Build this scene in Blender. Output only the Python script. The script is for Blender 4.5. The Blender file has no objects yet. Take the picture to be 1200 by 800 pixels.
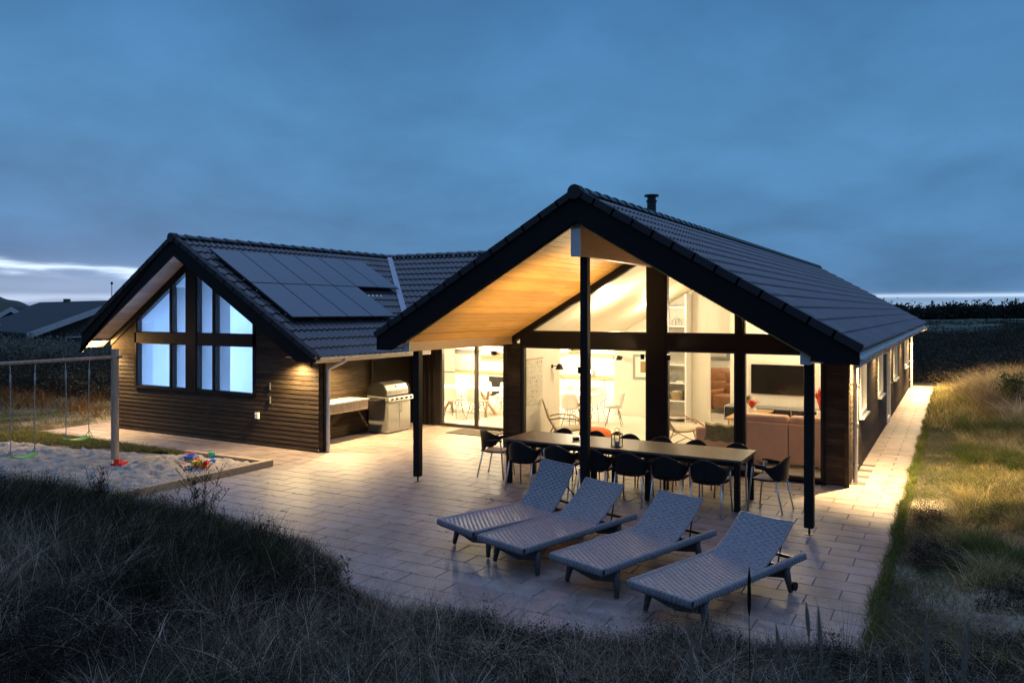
import bpy, math, random
import numpy as np
from mathutils import Vector, Matrix
R = math.radians
PI = math.pi
rnd = random.Random(7)
rng = np.random.default_rng(11)
C = bpy.context.scene.collection
sc = bpy.context.scene
TH = R(29.8); CT, ST = math.cos(TH), math.sin(TH)
F = 910.0; CX = 600.0; YH = 364.0; CH = 2.9

def at(px, py, z=0.0):
    d = F*(CH-z)/(py-YH); xc = (px-CX)/F*d
    return (-ST*d+CT*xc, CT*d+ST*xc)
def xat(px, Y):
    u = (px-CX)/F
    return Y*(u*CT-ST)/(CT+u*ST)

# ------------------------------------------------------------ node helpers
def new_mat(name):
    m = bpy.data.materials.new(name); m.use_nodes = True
    nt = m.node_tree; nt.nodes.clear()
    out = nt.nodes.new('ShaderNodeOutputMaterial')
    return m, nt, out
def N(nt, t, **kw):
    n = nt.nodes.new(t)
    for k, v in kw.items(): setattr(n, k, v)
    return n
def L(nt, a, b): nt.links.new(a, b)
def rgba(c): return (c[0], c[1], c[2], 1.0)
def mk(name, c1, c2=None, rough=0.6, scale=5.0, stretch=(1,1,1), bump=0.0, bscale=None, metal=0.0,
       tint=0.0, spec=0.5, detail=5.0, emit=None, trans=0.0, c3=None, sheen=0.0):
    m, nt, out = new_mat(name)
    b = N(nt, 'ShaderNodeBsdfPrincipled')
    b.inputs['Roughness'].default_value = rough
    b.inputs['Metallic'].default_value = metal
    b.inputs['Specular IOR Level'].default_value = spec
    if sheen: b.inputs['Sheen Weight'].default_value = sheen
    tc = N(nt, 'ShaderNodeTexCoord'); mp = N(nt, 'ShaderNodeMapping')
    mp.inputs['Scale'].default_value = stretch
    L(nt, tc.outputs['Object'], mp.inputs['Vector'])
    no = N(nt, 'ShaderNodeTexNoise'); no.inputs['Scale'].default_value = scale; no.inputs['Detail'].default_value = detail
    L(nt, mp.outputs[0], no.inputs['Vector'])
    c2 = c2 or tuple(x*0.8 for x in c1)
    ra = N(nt, 'ShaderNodeValToRGB')
    ra.color_ramp.elements[0].position = 0.3; ra.color_ramp.elements[1].position = 0.7
    ra.color_ramp.elements[0].color = rgba(c2); ra.color_ramp.elements[1].color = rgba(c1)
    if c3:
        e = ra.color_ramp.elements.new(0.5); e.color = rgba(c3)
    L(nt, no.outputs['Fac'], ra.inputs[0])
    col = ra.outputs[0]
    if tint:
        at_ = N(nt, 'ShaderNodeAttribute', attribute_name='tint')
        mr = N(nt, 'ShaderNodeMapRange'); mr.inputs[3].default_value = 1-tint; mr.inputs[4].default_value = 1+tint
        L(nt, at_.outputs['Fac'], mr.inputs[0])
        mx = N(nt, 'ShaderNodeVectorMath', operation='SCALE')
        L(nt, col, mx.inputs[0]); L(nt, mr.outputs[0], mx.inputs['Scale']); col = mx.outputs[0]
    L(nt, col, b.inputs['Base Color'])
    if bump:
        n2 = N(nt, 'ShaderNodeTexNoise'); n2.inputs['Scale'].default_value = bscale or scale*4; n2.inputs['Detail'].default_value = 6
        L(nt, mp.outputs[0], n2.inputs['Vector'])
        bp = N(nt, 'ShaderNodeBump'); bp.inputs['Strength'].default_value = 1.0; bp.inputs['Distance'].default_value = bump
        L(nt, n2.outputs['Fac'], bp.inputs['Height']); L(nt, bp.outputs[0], b.inputs['Normal'])
    if emit:
        b.inputs['Emission Color'].default_value = rgba(emit[0]); b.inputs['Emission Strength'].default_value = emit[1]
    L(nt, b.outputs[0], out.inputs[0])
    return m
def glass_mat(name, tintc=(1,1,1), refl=1.0):
    m, nt, out = new_mat(name)
    t = N(nt, 'ShaderNodeBsdfTransparent'); t.inputs[0].default_value = rgba(tintc)
    g = N(nt, 'ShaderNodeBsdfGlossy'); g.inputs['Roughness'].default_value = 0.02
    fr = N(nt, 'ShaderNodeFresnel'); fr.inputs[0].default_value = 1.45
    mu = N(nt, 'ShaderNodeMath', operation='MULTIPLY'); mu.inputs[1].default_value = refl
    mx = N(nt, 'ShaderNodeMixShader')
    L(nt, fr.outputs[0], mu.inputs[0]); L(nt, mu.outputs[0], mx.inputs[0])
    L(nt, t.outputs[0], mx.inputs[1]); L(nt, g.outputs[0], mx.inputs[2]); L(nt, mx.outputs[0], out.inputs[0])
    return m
def emis(name, c, s):
    m, nt, out = new_mat(name)
    e = N(nt, 'ShaderNodeEmission'); e.inputs[0].default_value = rgba(c); e.inputs[1].default_value = s
    L(nt, e.outputs[0], out.inputs[0]); return m
def leaf_mat(name, stops, rough=0.7, transl=0.25, lo=0.75, hi=1.15):
    """colour picked per blade by the 'tint' attribute"""
    m, nt, out = new_mat(name)
    a = N(nt, 'ShaderNodeAttribute', attribute_name='tint')
    ra = N(nt, 'ShaderNodeValToRGB')
    el = ra.color_ramp.elements
    while len(el) < len(stops): el.new(0.5)
    for e, (p, c) in zip(el, stops): e.position = p; e.color = rgba(c)
    L(nt, a.outputs['Fac'], ra.inputs[0])
    b = N(nt, 'ShaderNodeBsdfPrincipled'); b.inputs['Roughness'].default_value = rough
    b.inputs['Specular IOR Level'].default_value = 0.06
    L(nt, ra.outputs[0], b.inputs['Base Color'])
    tr = N(nt, 'ShaderNodeBsdfTranslucent'); L(nt, ra.outputs[0], tr.inputs[0])
    mx = N(nt, 'ShaderNodeMixShader'); mx.inputs[0].default_value = transl
    L(nt, b.outputs[0], mx.inputs[1]); L(nt, tr.outputs[0], mx.inputs[2]); L(nt, mx.outputs[0], out.inputs[0])
    return m

M = {}
M['clad'] = mk('stained_timber', (.060,.041,.025), (.020,.013,.009), .68, 3.0, (1.2,1.2,22), .006, 8, tint=.35, spec=.15, c3=(.038,.026,.017))
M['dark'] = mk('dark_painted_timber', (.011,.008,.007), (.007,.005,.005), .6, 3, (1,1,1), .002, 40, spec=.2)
M['barge'] = mk('bargeboard_paint', (.009,.007,.008), (.006,.005,.006), .7, 3, (1,1,1), .002, 30, spec=.12)
M['verge'] = mk('verge_tile', (.022,.020,.023), (.014,.013,.015), .6, 3, (1,1,1), .002, 40, spec=.25)
M['frame'] = mk('window_frame_paint', (.02,.016,.014), (.014,.011,.01), .4, 4, spec=.45)
M['pine'] = mk('pine_soffit', (.60,.32,.095), (.46,.225,.06), .5, 2.2, (18,1.2,18), .0015, 20, tint=.16, spec=.3, c3=(.54,.28,.08))
M['whitewood'] = mk('white_soffit_boards', (.62,.55,.50), (.5,.43,.38), .6, 2.2, (14,1.2,14), .001, 20, tint=.12)
M['glulam'] = mk('glulam_beam', (.27,.15,.055), (.20,.105,.038), .5, 2, (10,1,20), .001, 20)
M['beamend'] = mk('grey_beam_cap', (.42,.42,.43), (.36,.36,.37), .5, 8)
M['tile'] = mk('concrete_roof_tile', (.072,.072,.080), (.042,.042,.047), .34, 1.7, (1,1,1), .003, 60, spec=.5, c3=(.043,.041,.045))
M['panel'] = mk('solar_glass', (.030,.036,.050), (.022,.027,.040), .13, 1.5, spec=.8)
M['panelframe'] = mk('solar_frame', (.05,.05,.055), rough=.35, metal=.6)
M['flash'] = mk('zinc_flashing', (.33,.35,.38), (.24,.26,.29), .45, 9, metal=.5, bump=.001)
M['gutter'] = mk('galvanised_steel', (.62,.60,.56), (.5,.49,.46), .38, 12, metal=.35)
M['inwall'] = mk('interior_white_boards', (.80,.76,.66), (.76,.71,.61), .6, 3, (8,8,.6), .001, 20)
M['inceil'] = mk('interior_ceiling', (.78,.70,.54), (.70,.62,.46), .6, 3, (1,1,1), .001, 10)
M['infloor'] = mk('interior_pale_floor', (.72,.68,.60), (.66,.62,.54), .28, 2.5)
M['poolwall'] = mk('pool_room_plaster', (.80,.82,.84), (.76,.78,.80), .6, 2)
M['white'] = mk('white_lacquer', (.80,.79,.76), (.77,.76,.73), .35, 4)
M['black'] = mk('black_plastic', (.012,.011,.010), (.008,.007,.007), .5, 20, spec=.22)
M['blackmet'] = mk('black_metal', (.02,.02,.02), rough=.35, metal=.5)
M['steel'] = mk('brushed_stainless', (.60,.58,.55), (.48,.47,.45), .28, 6, (1,1,30), .0004, 60, metal=.85)
M['alu'] = mk('aluminium_tube', (.62,.62,.62), rough=.32, metal=.8)
M['oak'] = mk('oak', (.50,.32,.16), (.38,.23,.11), .45, 4, (14,14,1), .001, 20)
M['rattan'] = mk('rattan_cane', (.42,.26,.11), (.28,.16,.06), .5, 20, bump=.001)
M['wool'] = mk('sheepskin', (.70,.62,.46), (.55,.47,.33), .95, 30, bump=.012, bscale=90, sheen=.4)
M['sofa'] = mk('salmon_velour', (.86,.52,.38), (.80,.47,.34), .85, 6, bump=.002, bscale=200, sheen=.5)
M['throw'] = mk('olive_throw', (.33,.29,.17), (.20,.18,.10), .95, 10, (1,1,6), .006, 60)
M['leather'] = mk('tan_leather', (.34,.16,.08), (.25,.11,.05), .5, 10, bump=.003, bscale=40)
M['orange'] = mk('orange_felt', (.75,.18,.04), (.65,.14,.03), .9, 10, bump=.002)
M['screen'] = mk('screen_glass', (.012,.010,.009), (.010,.008,.007), .12, 2, spec=.6)
M['wicker'] = mk('grey_wicker', (.20,.197,.212), (.12,.118,.128), .36, 30, (1,1,1), .0008, 160, spec=.5)
M['wickerdk'] = mk('dark_wicker', (.085,.075,.075), (.045,.04,.04), .5, 38, (1,1,1), .0025, 120)
M['tabletop'] = mk('composite_table_top', (.11,.080,.060), (.085,.062,.046), .4, 3, (1,12,1), .0008, 40)
M['cushion'] = mk('pale_seat_pad', (.58,.52,.42), (.5,.45,.36), .8, 10)
M['post_wood'] = mk('weathered_round_post', (.36,.27,.20), (.20,.145,.105), .7, 4, (8,8,.8), .004, 20, c3=(.28,.21,.15))
M['sleeper'] = mk('weathered_sleeper', (.40,.29,.17), (.22,.155,.09), .75, 4, (6,1,12), .004, 25, c3=(.32,.23,.13))
M['rope'] = mk('grey_rope', (.35,.33,.30), (.2,.19,.17), .9, 60, bump=.002)
M['green'] = mk('lime_green_plastic', (.30,.55,.05), (.26,.48,.04), .4, 6)
M['teal'] = mk('teal_plastic', (.05,.36,.38), (.04,.32,.34), .4, 6)
M['red'] = mk('red_plastic', (.65,.04,.03), (.6,.035,.025), .35, 6)
M['yellow'] = mk('yellow_plastic', (.75,.50,.05), (.7,.45,.04), .4, 6)
M['blue'] = mk('blue_plastic', (.08,.22,.55), (.07,.2,.5), .4, 6)
M['greentoy'] = mk('green_plastic', (.04,.38,.20), (.035,.34,.18), .4, 6)
M['mat'] = mk('coir_doormat', (.055,.045,.035), (.03,.025,.02), .95, 60, bump=.004)
M['basket'] = mk('woven_basket', (.34,.25,.14), (.2,.14,.07), .8, 50, bump=.004)
M['leaf'] = mk('house_plant_leaf', (.06,.14,.03), (.03,.08,.015), .5, 12)
M['flower'] = mk('red_flowers', (.60,.06,.02), (.4,.03,.01), .7, 12)
M['paper'] = mk('paper', (.70,.66,.56), rough=.8)
M['ink'] = mk('printing_ink', (.10,.08,.06), rough=.8)
M['cream'] = mk('cream_plastic', (.80,.77,.68), (.78,.75,.66), .35, 6)
M['glass'] = glass_mat('window_glass', (.97,.97,.96), .8)
M['clear'] = glass_mat('lantern_glass', (.9,.9,.88), 1.5)
M['lampglow'] = emis('lamp_glow', (1,.75,.42), 14)
M['addedlamp'] = emis('added_uplight_glow', (1,.7,.36), 4)  # glowing lens of the added soffit uplights
M['lampcool'] = emis('cool_lamp_glow', (.6,.8,1), 5)
M['nroof'] = mk('neighbour_roof_tiles', (.012,.012,.015), (.008,.008,.011), .85, 3)
M['nwall'] = mk('neighbour_dark_cladding', (.05,.04,.035), (.035,.03,.025), .7, 2, (1,1,20))
M['nbarge'] = mk('neighbour_pale_bargeboard', (.42,.42,.42), (.36,.36,.36), .6, 2)

# paving: per-slab tint, fine speckle, worn blotches
def paving_mat():
    m, nt, out = new_mat('concrete_pavers')
    b = N(nt, 'ShaderNodeBsdfPrincipled')
    tc = N(nt, 'ShaderNodeTexCoord')
    n1 = N(nt, 'ShaderNodeTexNoise'); n1.inputs['Scale'].default_value = .55; n1.inputs['Detail'].default_value = 6
    n2 = N(nt, 'ShaderNodeTexNoise'); n2.inputs['Scale'].default_value = 45; n2.inputs['Detail'].default_value = 4
    n3 = N(nt, 'ShaderNodeTexNoise'); n3.inputs['Scale'].default_value = 4.5; n3.inputs['Detail'].default_value = 8
    for n in (n1, n2, n3): L(nt, tc.outputs['Object'], n.inputs['Vector'])
    r1 = N(nt, 'ShaderNodeValToRGB'); e = r1.color_ramp.elements
    e[0].position = .32; e[0].color = (.175,.135,.122,1); e[1].position = .68; e[1].color = (.295,.232,.210,1)
    L(nt, n3.outputs['Fac'], r1.inputs[0])
    a = N(nt, 'ShaderNodeAttribute', attribute_name='tint')
    s1 = N(nt, 'ShaderNodeMapRange'); s1.inputs[3].default_value = .90; s1.inputs[4].default_value = 1.09
    L(nt, a.outputs['Fac'], s1.inputs[0])
    s2 = N(nt, 'ShaderNodeMapRange'); s2.inputs[1].default_value = .3; s2.inputs[2].default_value = .7; s2.inputs[3].default_value = .78; s2.inputs[4].default_value = 1.1
    L(nt, n1.outputs['Fac'], s2.inputs[0])
    s3 = N(nt, 'ShaderNodeMapRange'); s3.inputs[1].default_value = .3; s3.inputs[2].default_value = .7; s3.inputs[3].default_value = .85; s3.inputs[4].default_value = 1.15
    L(nt, n2.outputs['Fac'], s3.inputs[0])
    m1 = N(nt, 'ShaderNodeMath', operation='MULTIPLY'); m2 = N(nt, 'ShaderNodeMath', operation='MULTIPLY')
    L(nt, s1.outputs[0], m1.inputs[0]); L(nt, s2.outputs[0], m1.inputs[1])
    L(nt, m1.outputs[0], m2.inputs[0]); L(nt, s3.outputs[0], m2.inputs[1])
    v = N(nt, 'ShaderNodeVectorMath', operation='SCALE'); L(nt, r1.outputs[0], v.inputs[0]); L(nt, m2.outputs[0], v.inputs['Scale'])
    L(nt, v.outputs[0], b.inputs['Base Color'])
    rr = N(nt, 'ShaderNodeMapRange'); rr.inputs[3].default_value = .38; rr.inputs[4].default_value = .62
    L(nt, n3.outputs['Fac'], rr.inputs[0]); L(nt, rr.outputs[0], b.inputs['Roughness'])
    bp = N(nt, 'ShaderNodeBump'); bp.inputs['Distance'].default_value = .0015; L(nt, n2.outputs['Fac'], bp.inputs['Height']); L(nt, bp.outputs[0], b.inputs['Normal'])
    L(nt, b.outputs[0], out.inputs[0]); return m
M['paver'] = paving_mat()
M['joint'] = mk('joint_sand', (.07,.06,.05), (.045,.04,.033), .95, 40)

def ground_mat():
    m, nt, out = new_mat('dune_soil')
    b = N(nt, 'ShaderNodeBsdfPrincipled'); b.inputs['Roughness'].default_value = .95; b.inputs['Specular IOR Level'].default_value = .15
    tc = N(nt, 'ShaderNodeTexCoord')
    n1 = N(nt, 'ShaderNodeTexNoise'); n1.inputs['Scale'].default_value = .7; n1.inputs['Detail'].default_value = 8
    n2 = N(nt, 'ShaderNodeTexNoise'); n2.inputs['Scale'].default_value = 14; n2.inputs['Detail'].default_value = 8
    n3 = N(nt, 'ShaderNodeTexNoise'); n3.inputs['Scale'].default_value = .02; n3.inputs['Detail'].default_value = 6
    for n in (n1, n2, n3): L(nt, tc.outputs['Object'], n.inputs['Vector'])
    at_ = N(nt, 'ShaderNodeAttribute', attribute_name='sand')
    ad = N(nt, 'ShaderNodeMath', operation='MULTIPLY_ADD'); ad.inputs[1].default_value = .9
    L(nt, n1.outputs['Fac'], ad.inputs[0]); 
    sb = N(nt, 'ShaderNodeMath', operation='SUBTRACT'); sb.inputs[1].default_value = .62
    L(nt, at_.outputs['Fac'], sb.inputs[0]); L(nt, sb.outputs[0], ad.inputs[2])
    r = N(nt, 'ShaderNodeMapRange'); r.inputs[1].default_value = .02; r.inputs[2].default_value = .3
    L(nt, ad.outputs[0], r.inputs[0])
    soil = N(nt, 'ShaderNodeValToRGB'); e = soil.color_ramp.elements
    e[0].position = .3; e[0].color = (.018,.015,.011,1); e[1].position = .72; e[1].color = (.075,.06,.042,1)
    L(nt, n2.outputs['Fac'], soil.inputs[0])
    far = N(nt, 'ShaderNodeValToRGB'); e = far.color_ramp.elements
    e[0].position = .4; e[0].color = (.03,.042,.030,1); e[1].position = .62; e[1].color = (.085,.115,.080,1)
    L(nt, n3.outputs['Fac'], far.inputs[0])
    fa = N(nt, 'ShaderNodeAttribute', attribute_name='far')
    mf = N(nt, 'ShaderNodeMixRGB'); L(nt, fa.outputs['Fac'], mf.inputs[0]); L(nt, soil.outputs[0], mf.inputs[1]); L(nt, far.outputs[0], mf.inputs[2])
    sand = N(nt, 'ShaderNodeValToRGB'); e = sand.color_ramp.elements
    e[0].position = .3; e[0].color = (.22,.18,.135,1); e[1].position = .7; e[1].color = (.40,.34,.26,1)
    L(nt, n2.outputs['Fac'], sand.inputs[0])
    mx = N(nt, 'ShaderNodeMixRGB'); L(nt, r.outputs[0], mx.inputs[0]); L(nt, mf.outputs[0], mx.inputs[1]); L(nt, sand.outputs[0], mx.inputs[2])
    L(nt, mx.outputs[0], b.inputs['Base Color'])
    bp = N(nt, 'ShaderNodeBump'); bp.inputs['Distance'].default_value = .03; L(nt, n2.outputs['Fac'], bp.inputs['Height']); L(nt, bp.outputs[0], b.inputs['Normal'])
    L(nt, b.outputs[0], out.inputs[0]); return m
M['ground'] = ground_mat()
M['sand'] = mk('play_sand', (.37,.315,.26), (.23,.19,.15), .95, 5, (1,1,1), .02, 16, spec=.1, detail=9)

# ------------------------------------------------------------ mesh builder
class MB:
    def __init__(s): s.v = []; s.f = []; s.t = []
    def add(s, vs, fs, t=0.5):
        o = len(s.v); s.v += [tuple(p) for p in vs]; s.f += [tuple(i+o for i in f) for f in fs]; s.t += [t]*len(fs); return s
    def box(s, a, b, t=0.5, mat=None):
        x0,y0,z0 = a; x1,y1,z1 = b
        vs = [(x0,y0,z0),(x1,y0,z0),(x1,y1,z0),(x0,y1,z0),(x0,y0,z1),(x1,y0,z1),(x1,y1,z1),(x0,y1,z1)]
        if mat is not None: vs = [mat @ Vector(p) for p in vs]
        return s.add(vs, [(0,3,2,1),(4,5,6,7),(0,1,5,4),(1,2,6,5),(2,3,7,6),(3,0,4,7)], t)
    def cbox(s, c, sz, rot=None, t=0.5):
        m = Matrix.Translation(c) @ (rot.to_4x4() if rot is not None else Matrix.Identity(4))
        h = [q/2 for q in sz]
        return s.box((-h[0],-h[1],-h[2]), (h[0],h[1],h[2]), t, m)
    def quad(s, a, b, c, d, t=0.5): return s.add([a,b,c,d], [(0,1,2,3)], t)
    def prism(s, poly, fn, a, b, t=0.5):
        """poly: 2-D points; fn(p, w) -> 3-D; extruded from w=a to w=b"""
        n = len(poly)
        vs = [fn(p, a) for p in poly]+[fn(p, b) for p in poly]
        fs = [tuple(range(n-1,-1,-1)), tuple(range(n, 2*n))]+[(i,(i+1)%n,n+(i+1)%n,n+i) for i in range(n)]
        return s.add(vs, fs, t)
    def tube(s, pts, r, n=8, t=0.5, caps=True, flat=1.0):
        pts = [Vector(p) for p in pts]; m = len(pts)
        rs = r if isinstance(r, (list, tuple)) else [r]*m
        up = None; vs = []
        for i, p in enumerate(pts):
            d = (pts[min(i+1, m-1)]-pts[max(i-1, 0)])
            if d.length < 1e-9: d = Vector((0,0,1))
            d.normalize()
            if up is None: up = d.orthogonal().normalized()
            else:
                up = up - d*up.dot(d)
                up = up.normalized() if up.length > 1e-6 else d.orthogonal().normalized()
            w = d.cross(up)
            for k in range(n):
                a = 2*PI*k/n; vs.append(p+up*math.cos(a)*rs[i]+w*math.sin(a)*rs[i]*flat)
        fs = [(i*n+k, i*n+(k+1)%n, (i+1)*n+(k+1)%n, (i+1)*n+k) for i in range(m-1) for k in range(n)]
        if caps: fs += [tuple(range(n-1,-1,-1)), tuple((m-1)*n+k for k in range(n))]
        return s.add(vs, fs, t)
    def cyl(s, a, b, r, r2=None, n=16, t=0.5): return s.tube([a, b], [r, r if r2 is None else r2], n, t)
    def lathe(s, prof, n=20, c=(0,0,0), t=0.5, sx=1, sy=1):
        vs = [(c[0]+r*math.cos(2*PI*k/n)*sx, c[1]+r*math.sin(2*PI*k/n)*sy, c[2]+z) for r, z in prof for k in range(n)]
        m = len(prof)
        fs = [(i*n+k, i*n+(k+1)%n, (i+1)*n+(k+1)%n, (i+1)*n+k) for i in range(m-1) for k in range(n)]
        return s.add(vs, fs, t)
    def ell(s, c, r, n=14, m=8, t=0.5, rot=None):
        vs = []
        for i in range(m+1):
            a = -PI/2+PI*i/m
            for k in range(n):
                p = Vector((r[0]*math.cos(a)*math.cos(2*PI*k/n), r[1]*math.cos(a)*math.sin(2*PI*k/n), r[2]*math.sin(a)))
                if rot is not None: p = rot @ p
                vs.append(Vector(c)+p)
        fs = [(i*n+k, i*n+(k+1)%n, (i+1)*n+(k+1)%n, (i+1)*n+k) for i in range(m) for k in range(n)]
        return s.add(vs, fs, t)
    def grid(s, fn, nu, nv, t=0.5):
        vs = [fn(i/nu, j/nv) for j in range(nv+1) for i in range(nu+1)]
        w = nu+1
        return s.add(vs, [(j*w+i, j*w+i+1, (j+1)*w+i+1, (j+1)*w+i) for j in range(nv) for i in range(nu)], t)
    def build(s, name, mat, parent=None, smooth=False, bevel=0, solid=0, sub=0, off=None, segs=2):
        me = bpy.data.meshes.new(name); me.from_pydata(s.v, [], s.f); me.update()
        a = me.attributes.new('tint', 'FLOAT', 'FACE'); a.data.foreach_set('value', np.array(s.t, dtype=np.float32))
        o = bpy.data.objects.new(name, me); C.objects.link(o)
        me.materials.append(M[mat] if isinstance(mat, str) else mat)
        if smooth: me.polygons.foreach_set('use_smooth', [True]*len(me.polygons))
        if solid:
            q = o.modifiers.new('Solid', 'SOLIDIFY'); q.thickness = solid; q.offset = 0
        if sub:
            q = o.modifiers.new('Sub', 'SUBSURF'); q.levels = sub; q.render_levels = sub
        if bevel:
            q = o.modifiers.new('Bevel', 'BEVEL'); q.width = bevel; q.segments = segs; q.limit_method = 'ANGLE'; q.angle_limit = R(40)
        if parent is not None: o.parent = parent
        if off is not None: o.location = off
        return o
def tag(o, label=None, cat=None, group=None, kind=None):
    if label: o['label'] = label
    if cat: o['category'] = cat
    if group: o['group'] = group
    if kind: o['kind'] = kind
    return o
def thing(name, label, cat, loc=(0,0,0), rz=0.0, group=None):
    o = bpy.data.objects.new(name, None); C.objects.link(o); o.location = loc; o.rotation_euler = (0,0,rz)
    o.empty_display_size = .2
    return tag(o, label, cat, group)
def dup(root, loc, rz, label, group=None):
    def cp(o, par):
        c = o.copy(); C.objects.link(c)
        if par is not None: c.parent = par
        for ch in o.children: cp(ch, c)
        return c
    r = cp(root, None); r.location = loc; r.rotation_euler = (0,0,rz); r['label'] = label
    if group: r['group'] = group
    return r
def struct(o): o['kind'] = 'structure'; return o

# ============================================================ TERRAIN
_ph = rng.uniform(0, 6.28, 40); _dr = rng.uniform(0, 6.28, 40)
def wav(x, y, base, k0, n=6):
    z = 0*x
    for i in range(n):
        f = base*(1.0+.37*i); a = _dr[(k0+i) % 40]
        z = z+np.sin((x*np.cos(a)+y*np.sin(a))*f+_ph[(k0*3+i) % 40])
    return z/n
def sm(t): t = np.clip(t, 0, 1); return t*t*(3-2*t)
_xk = np.array([-40,-18,-14,-11,-9,-7,-5.6,-4.7,-3.6,-2.7,-1.7,-.7,.5,3])
_yk = np.array([6.2,6.5,6.6,6.9,7.1,6.95,6.2,5.85,5.95,6.25,6.65,7.1,7.3,7.4])
def yfront(x): return np.interp(x, _xk, _yk)+.10*np.sin(x*2.7)+.06*np.sin(x*6.1+1)
def inside_flat(x, y):
    """paved, built-on and sandpit ground"""
    a = (x > -11.15) & (x < -.66) & (y > 5.6) & (y < 34.2)
    b = (x > -19.3) & (x < -10) & (y > 10.25) & (y < 24)
    return a | b
def H(x, y):
    x = np.asarray(x, float); y = np.asarray(y, float)
    yf = yfront(x)
    hd = np.interp(x, [-25,-14,-9,-6.5,-4.7,-3,-1,3], [.5,.62,.70,.66,.44,.40,.40,.5])
    q = yf-y
    dune = hd*sm(q/3.0)+.45*sm((q-1.8)/5.0)+.05*wav(x, y, 2.1, 3)*sm(q/1.2)
    # right-hand side
    r = x+.62
    rise = .14*sm(r/2.5)+.22*sm((r-1.5)/5)+.10*wav(x, y, .9, 9)*sm(r/1.5)+.04*wav(x, y, 3.1, 12)*sm(r/.8)
    rise = rise+.55*np.exp(-(((x-1.7)/1.7)**2+((y-27.5)/3.2)**2))*sm(r/.9)
    rise = rise*sm((y-3)/3)
    # left / behind
    l = -(x+19.2)
    left = (.25*wav(x, y, .35, 17)+.12)*sm(l/3)
    back = (.25*wav(x, y, .3, 21)+.1)*sm((y-35)/4)
    z = np.where(q > 0, dune, 0.0)
    z = z+np.where(r > 0, rise, 0)+np.where((l > 0) & (q <= 0), left, 0)+np.where(y > 35, back, 0)
    dist = np.hypot(x, y)
    z = z+sm((x-2.5)/4)*sm((y-26)/10)*sm((150-dist)/60)*(.55+.9*wav(x, y, .16, 26)+.35*wav(x, y, .45, 30))
    z = z-1.3*sm((dist-45)/160)
    inn = inside_flat(x, y) & (q <= 0)
    z = np.where(inn, -.06, z)
    pit = (x > -18.6) & (x < -11.15) & (y < 10.25) & (q <= 0)
    z = np.where(pit, -.03, z)
    edge = (~inn) & (~pit) & (q <= 0) & (r < 0) & (l < 0)
    return z
def axis_vals(lo, hi, step, far, growth=1.13):
    c = list(np.arange(lo, hi+step/2, step)); d = step; a = []; p = lo
    while p > -far: d *= growth; p -= d; a.append(p)
    e = []; p = hi; d = step
    while p < far: d *= growth; p += d; e.append(p)
    return np.array(a[::-1]+c+e)
def np_mesh(name, V, Fq, mat, attrs=None, smooth=True):
    me = bpy.data.meshes.new(name); nv = len(V); nf = len(Fq); k = Fq.shape[1]
    me.vertices.add(nv); me.vertices.foreach_set('co', np.ascontiguousarray(V, dtype=np.float32).ravel())
    me.loops.add(nf*k); me.loops.foreach_set('vertex_index', np.ascontiguousarray(Fq, dtype=np.int32).ravel())
    me.polygons.add(nf); me.polygons.foreach_set('loop_start', np.arange(nf, dtype=np.int32)*k)
    me.polygons.foreach_set('loop_total', np.full(nf, k, dtype=np.int32))
    if smooth: me.polygons.foreach_set('use_smooth', np.ones(nf, dtype=bool))
    me.update(calc_edges=True)
    for an, (dom, vals) in (attrs or {}).items():
        a = me.attributes.new(an, 'FLOAT', dom); a.data.foreach_set('value', np.ascontiguousarray(vals, dtype=np.float32))
    me.materials.append(mat)
    o = bpy.data.objects.new(name, me); C.objects.link(o); return o
gx = axis_vals(-22, 7, .14, 1600); gy = axis_vals(-3, 36, .14, 1600)
GX, GY = np.meshgrid(gx, gy); GZ = H(GX, GY)
V = np.stack([GX.ravel(), GY.ravel(), GZ.ravel()], 1)
w = len(gx); jj, ii = np.meshgrid(np.arange(len(gy)-1), np.arange(w-1), indexing='ij')
Q = np.stack([jj*w+ii, jj*w+ii+1, (jj+1)*w+ii+1, (jj+1)*w+ii], -1).reshape(-1, 4)
def sandmask(x, y):
    s = .12+0*x
    s = s+.35*np.exp(-(((x+.38)/.25)**2+((y-12.9)/.6)**2))
    s = s+.22*np.exp(-(((x-.25)/.8)**2+((y-8.6)/1.6)**2))
    s = s+.75*((x > -19) & (x < -11) & (y > yfront(x)-.3) & (y < 10.2))
    s = s+.35*np.exp(-(((x+21)/2.5)**2+((y-13.5)/2)**2))
    return np.clip(s, 0, 1)
dist = np.hypot(V[:,0], V[:,1])
struct(np_mesh('ground', V, Q, M['ground'], {'sand': ('POINT', sandmask(V[:,0], V[:,1])), 'far': ('POINT', sm((dist-60)/80))}))

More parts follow.
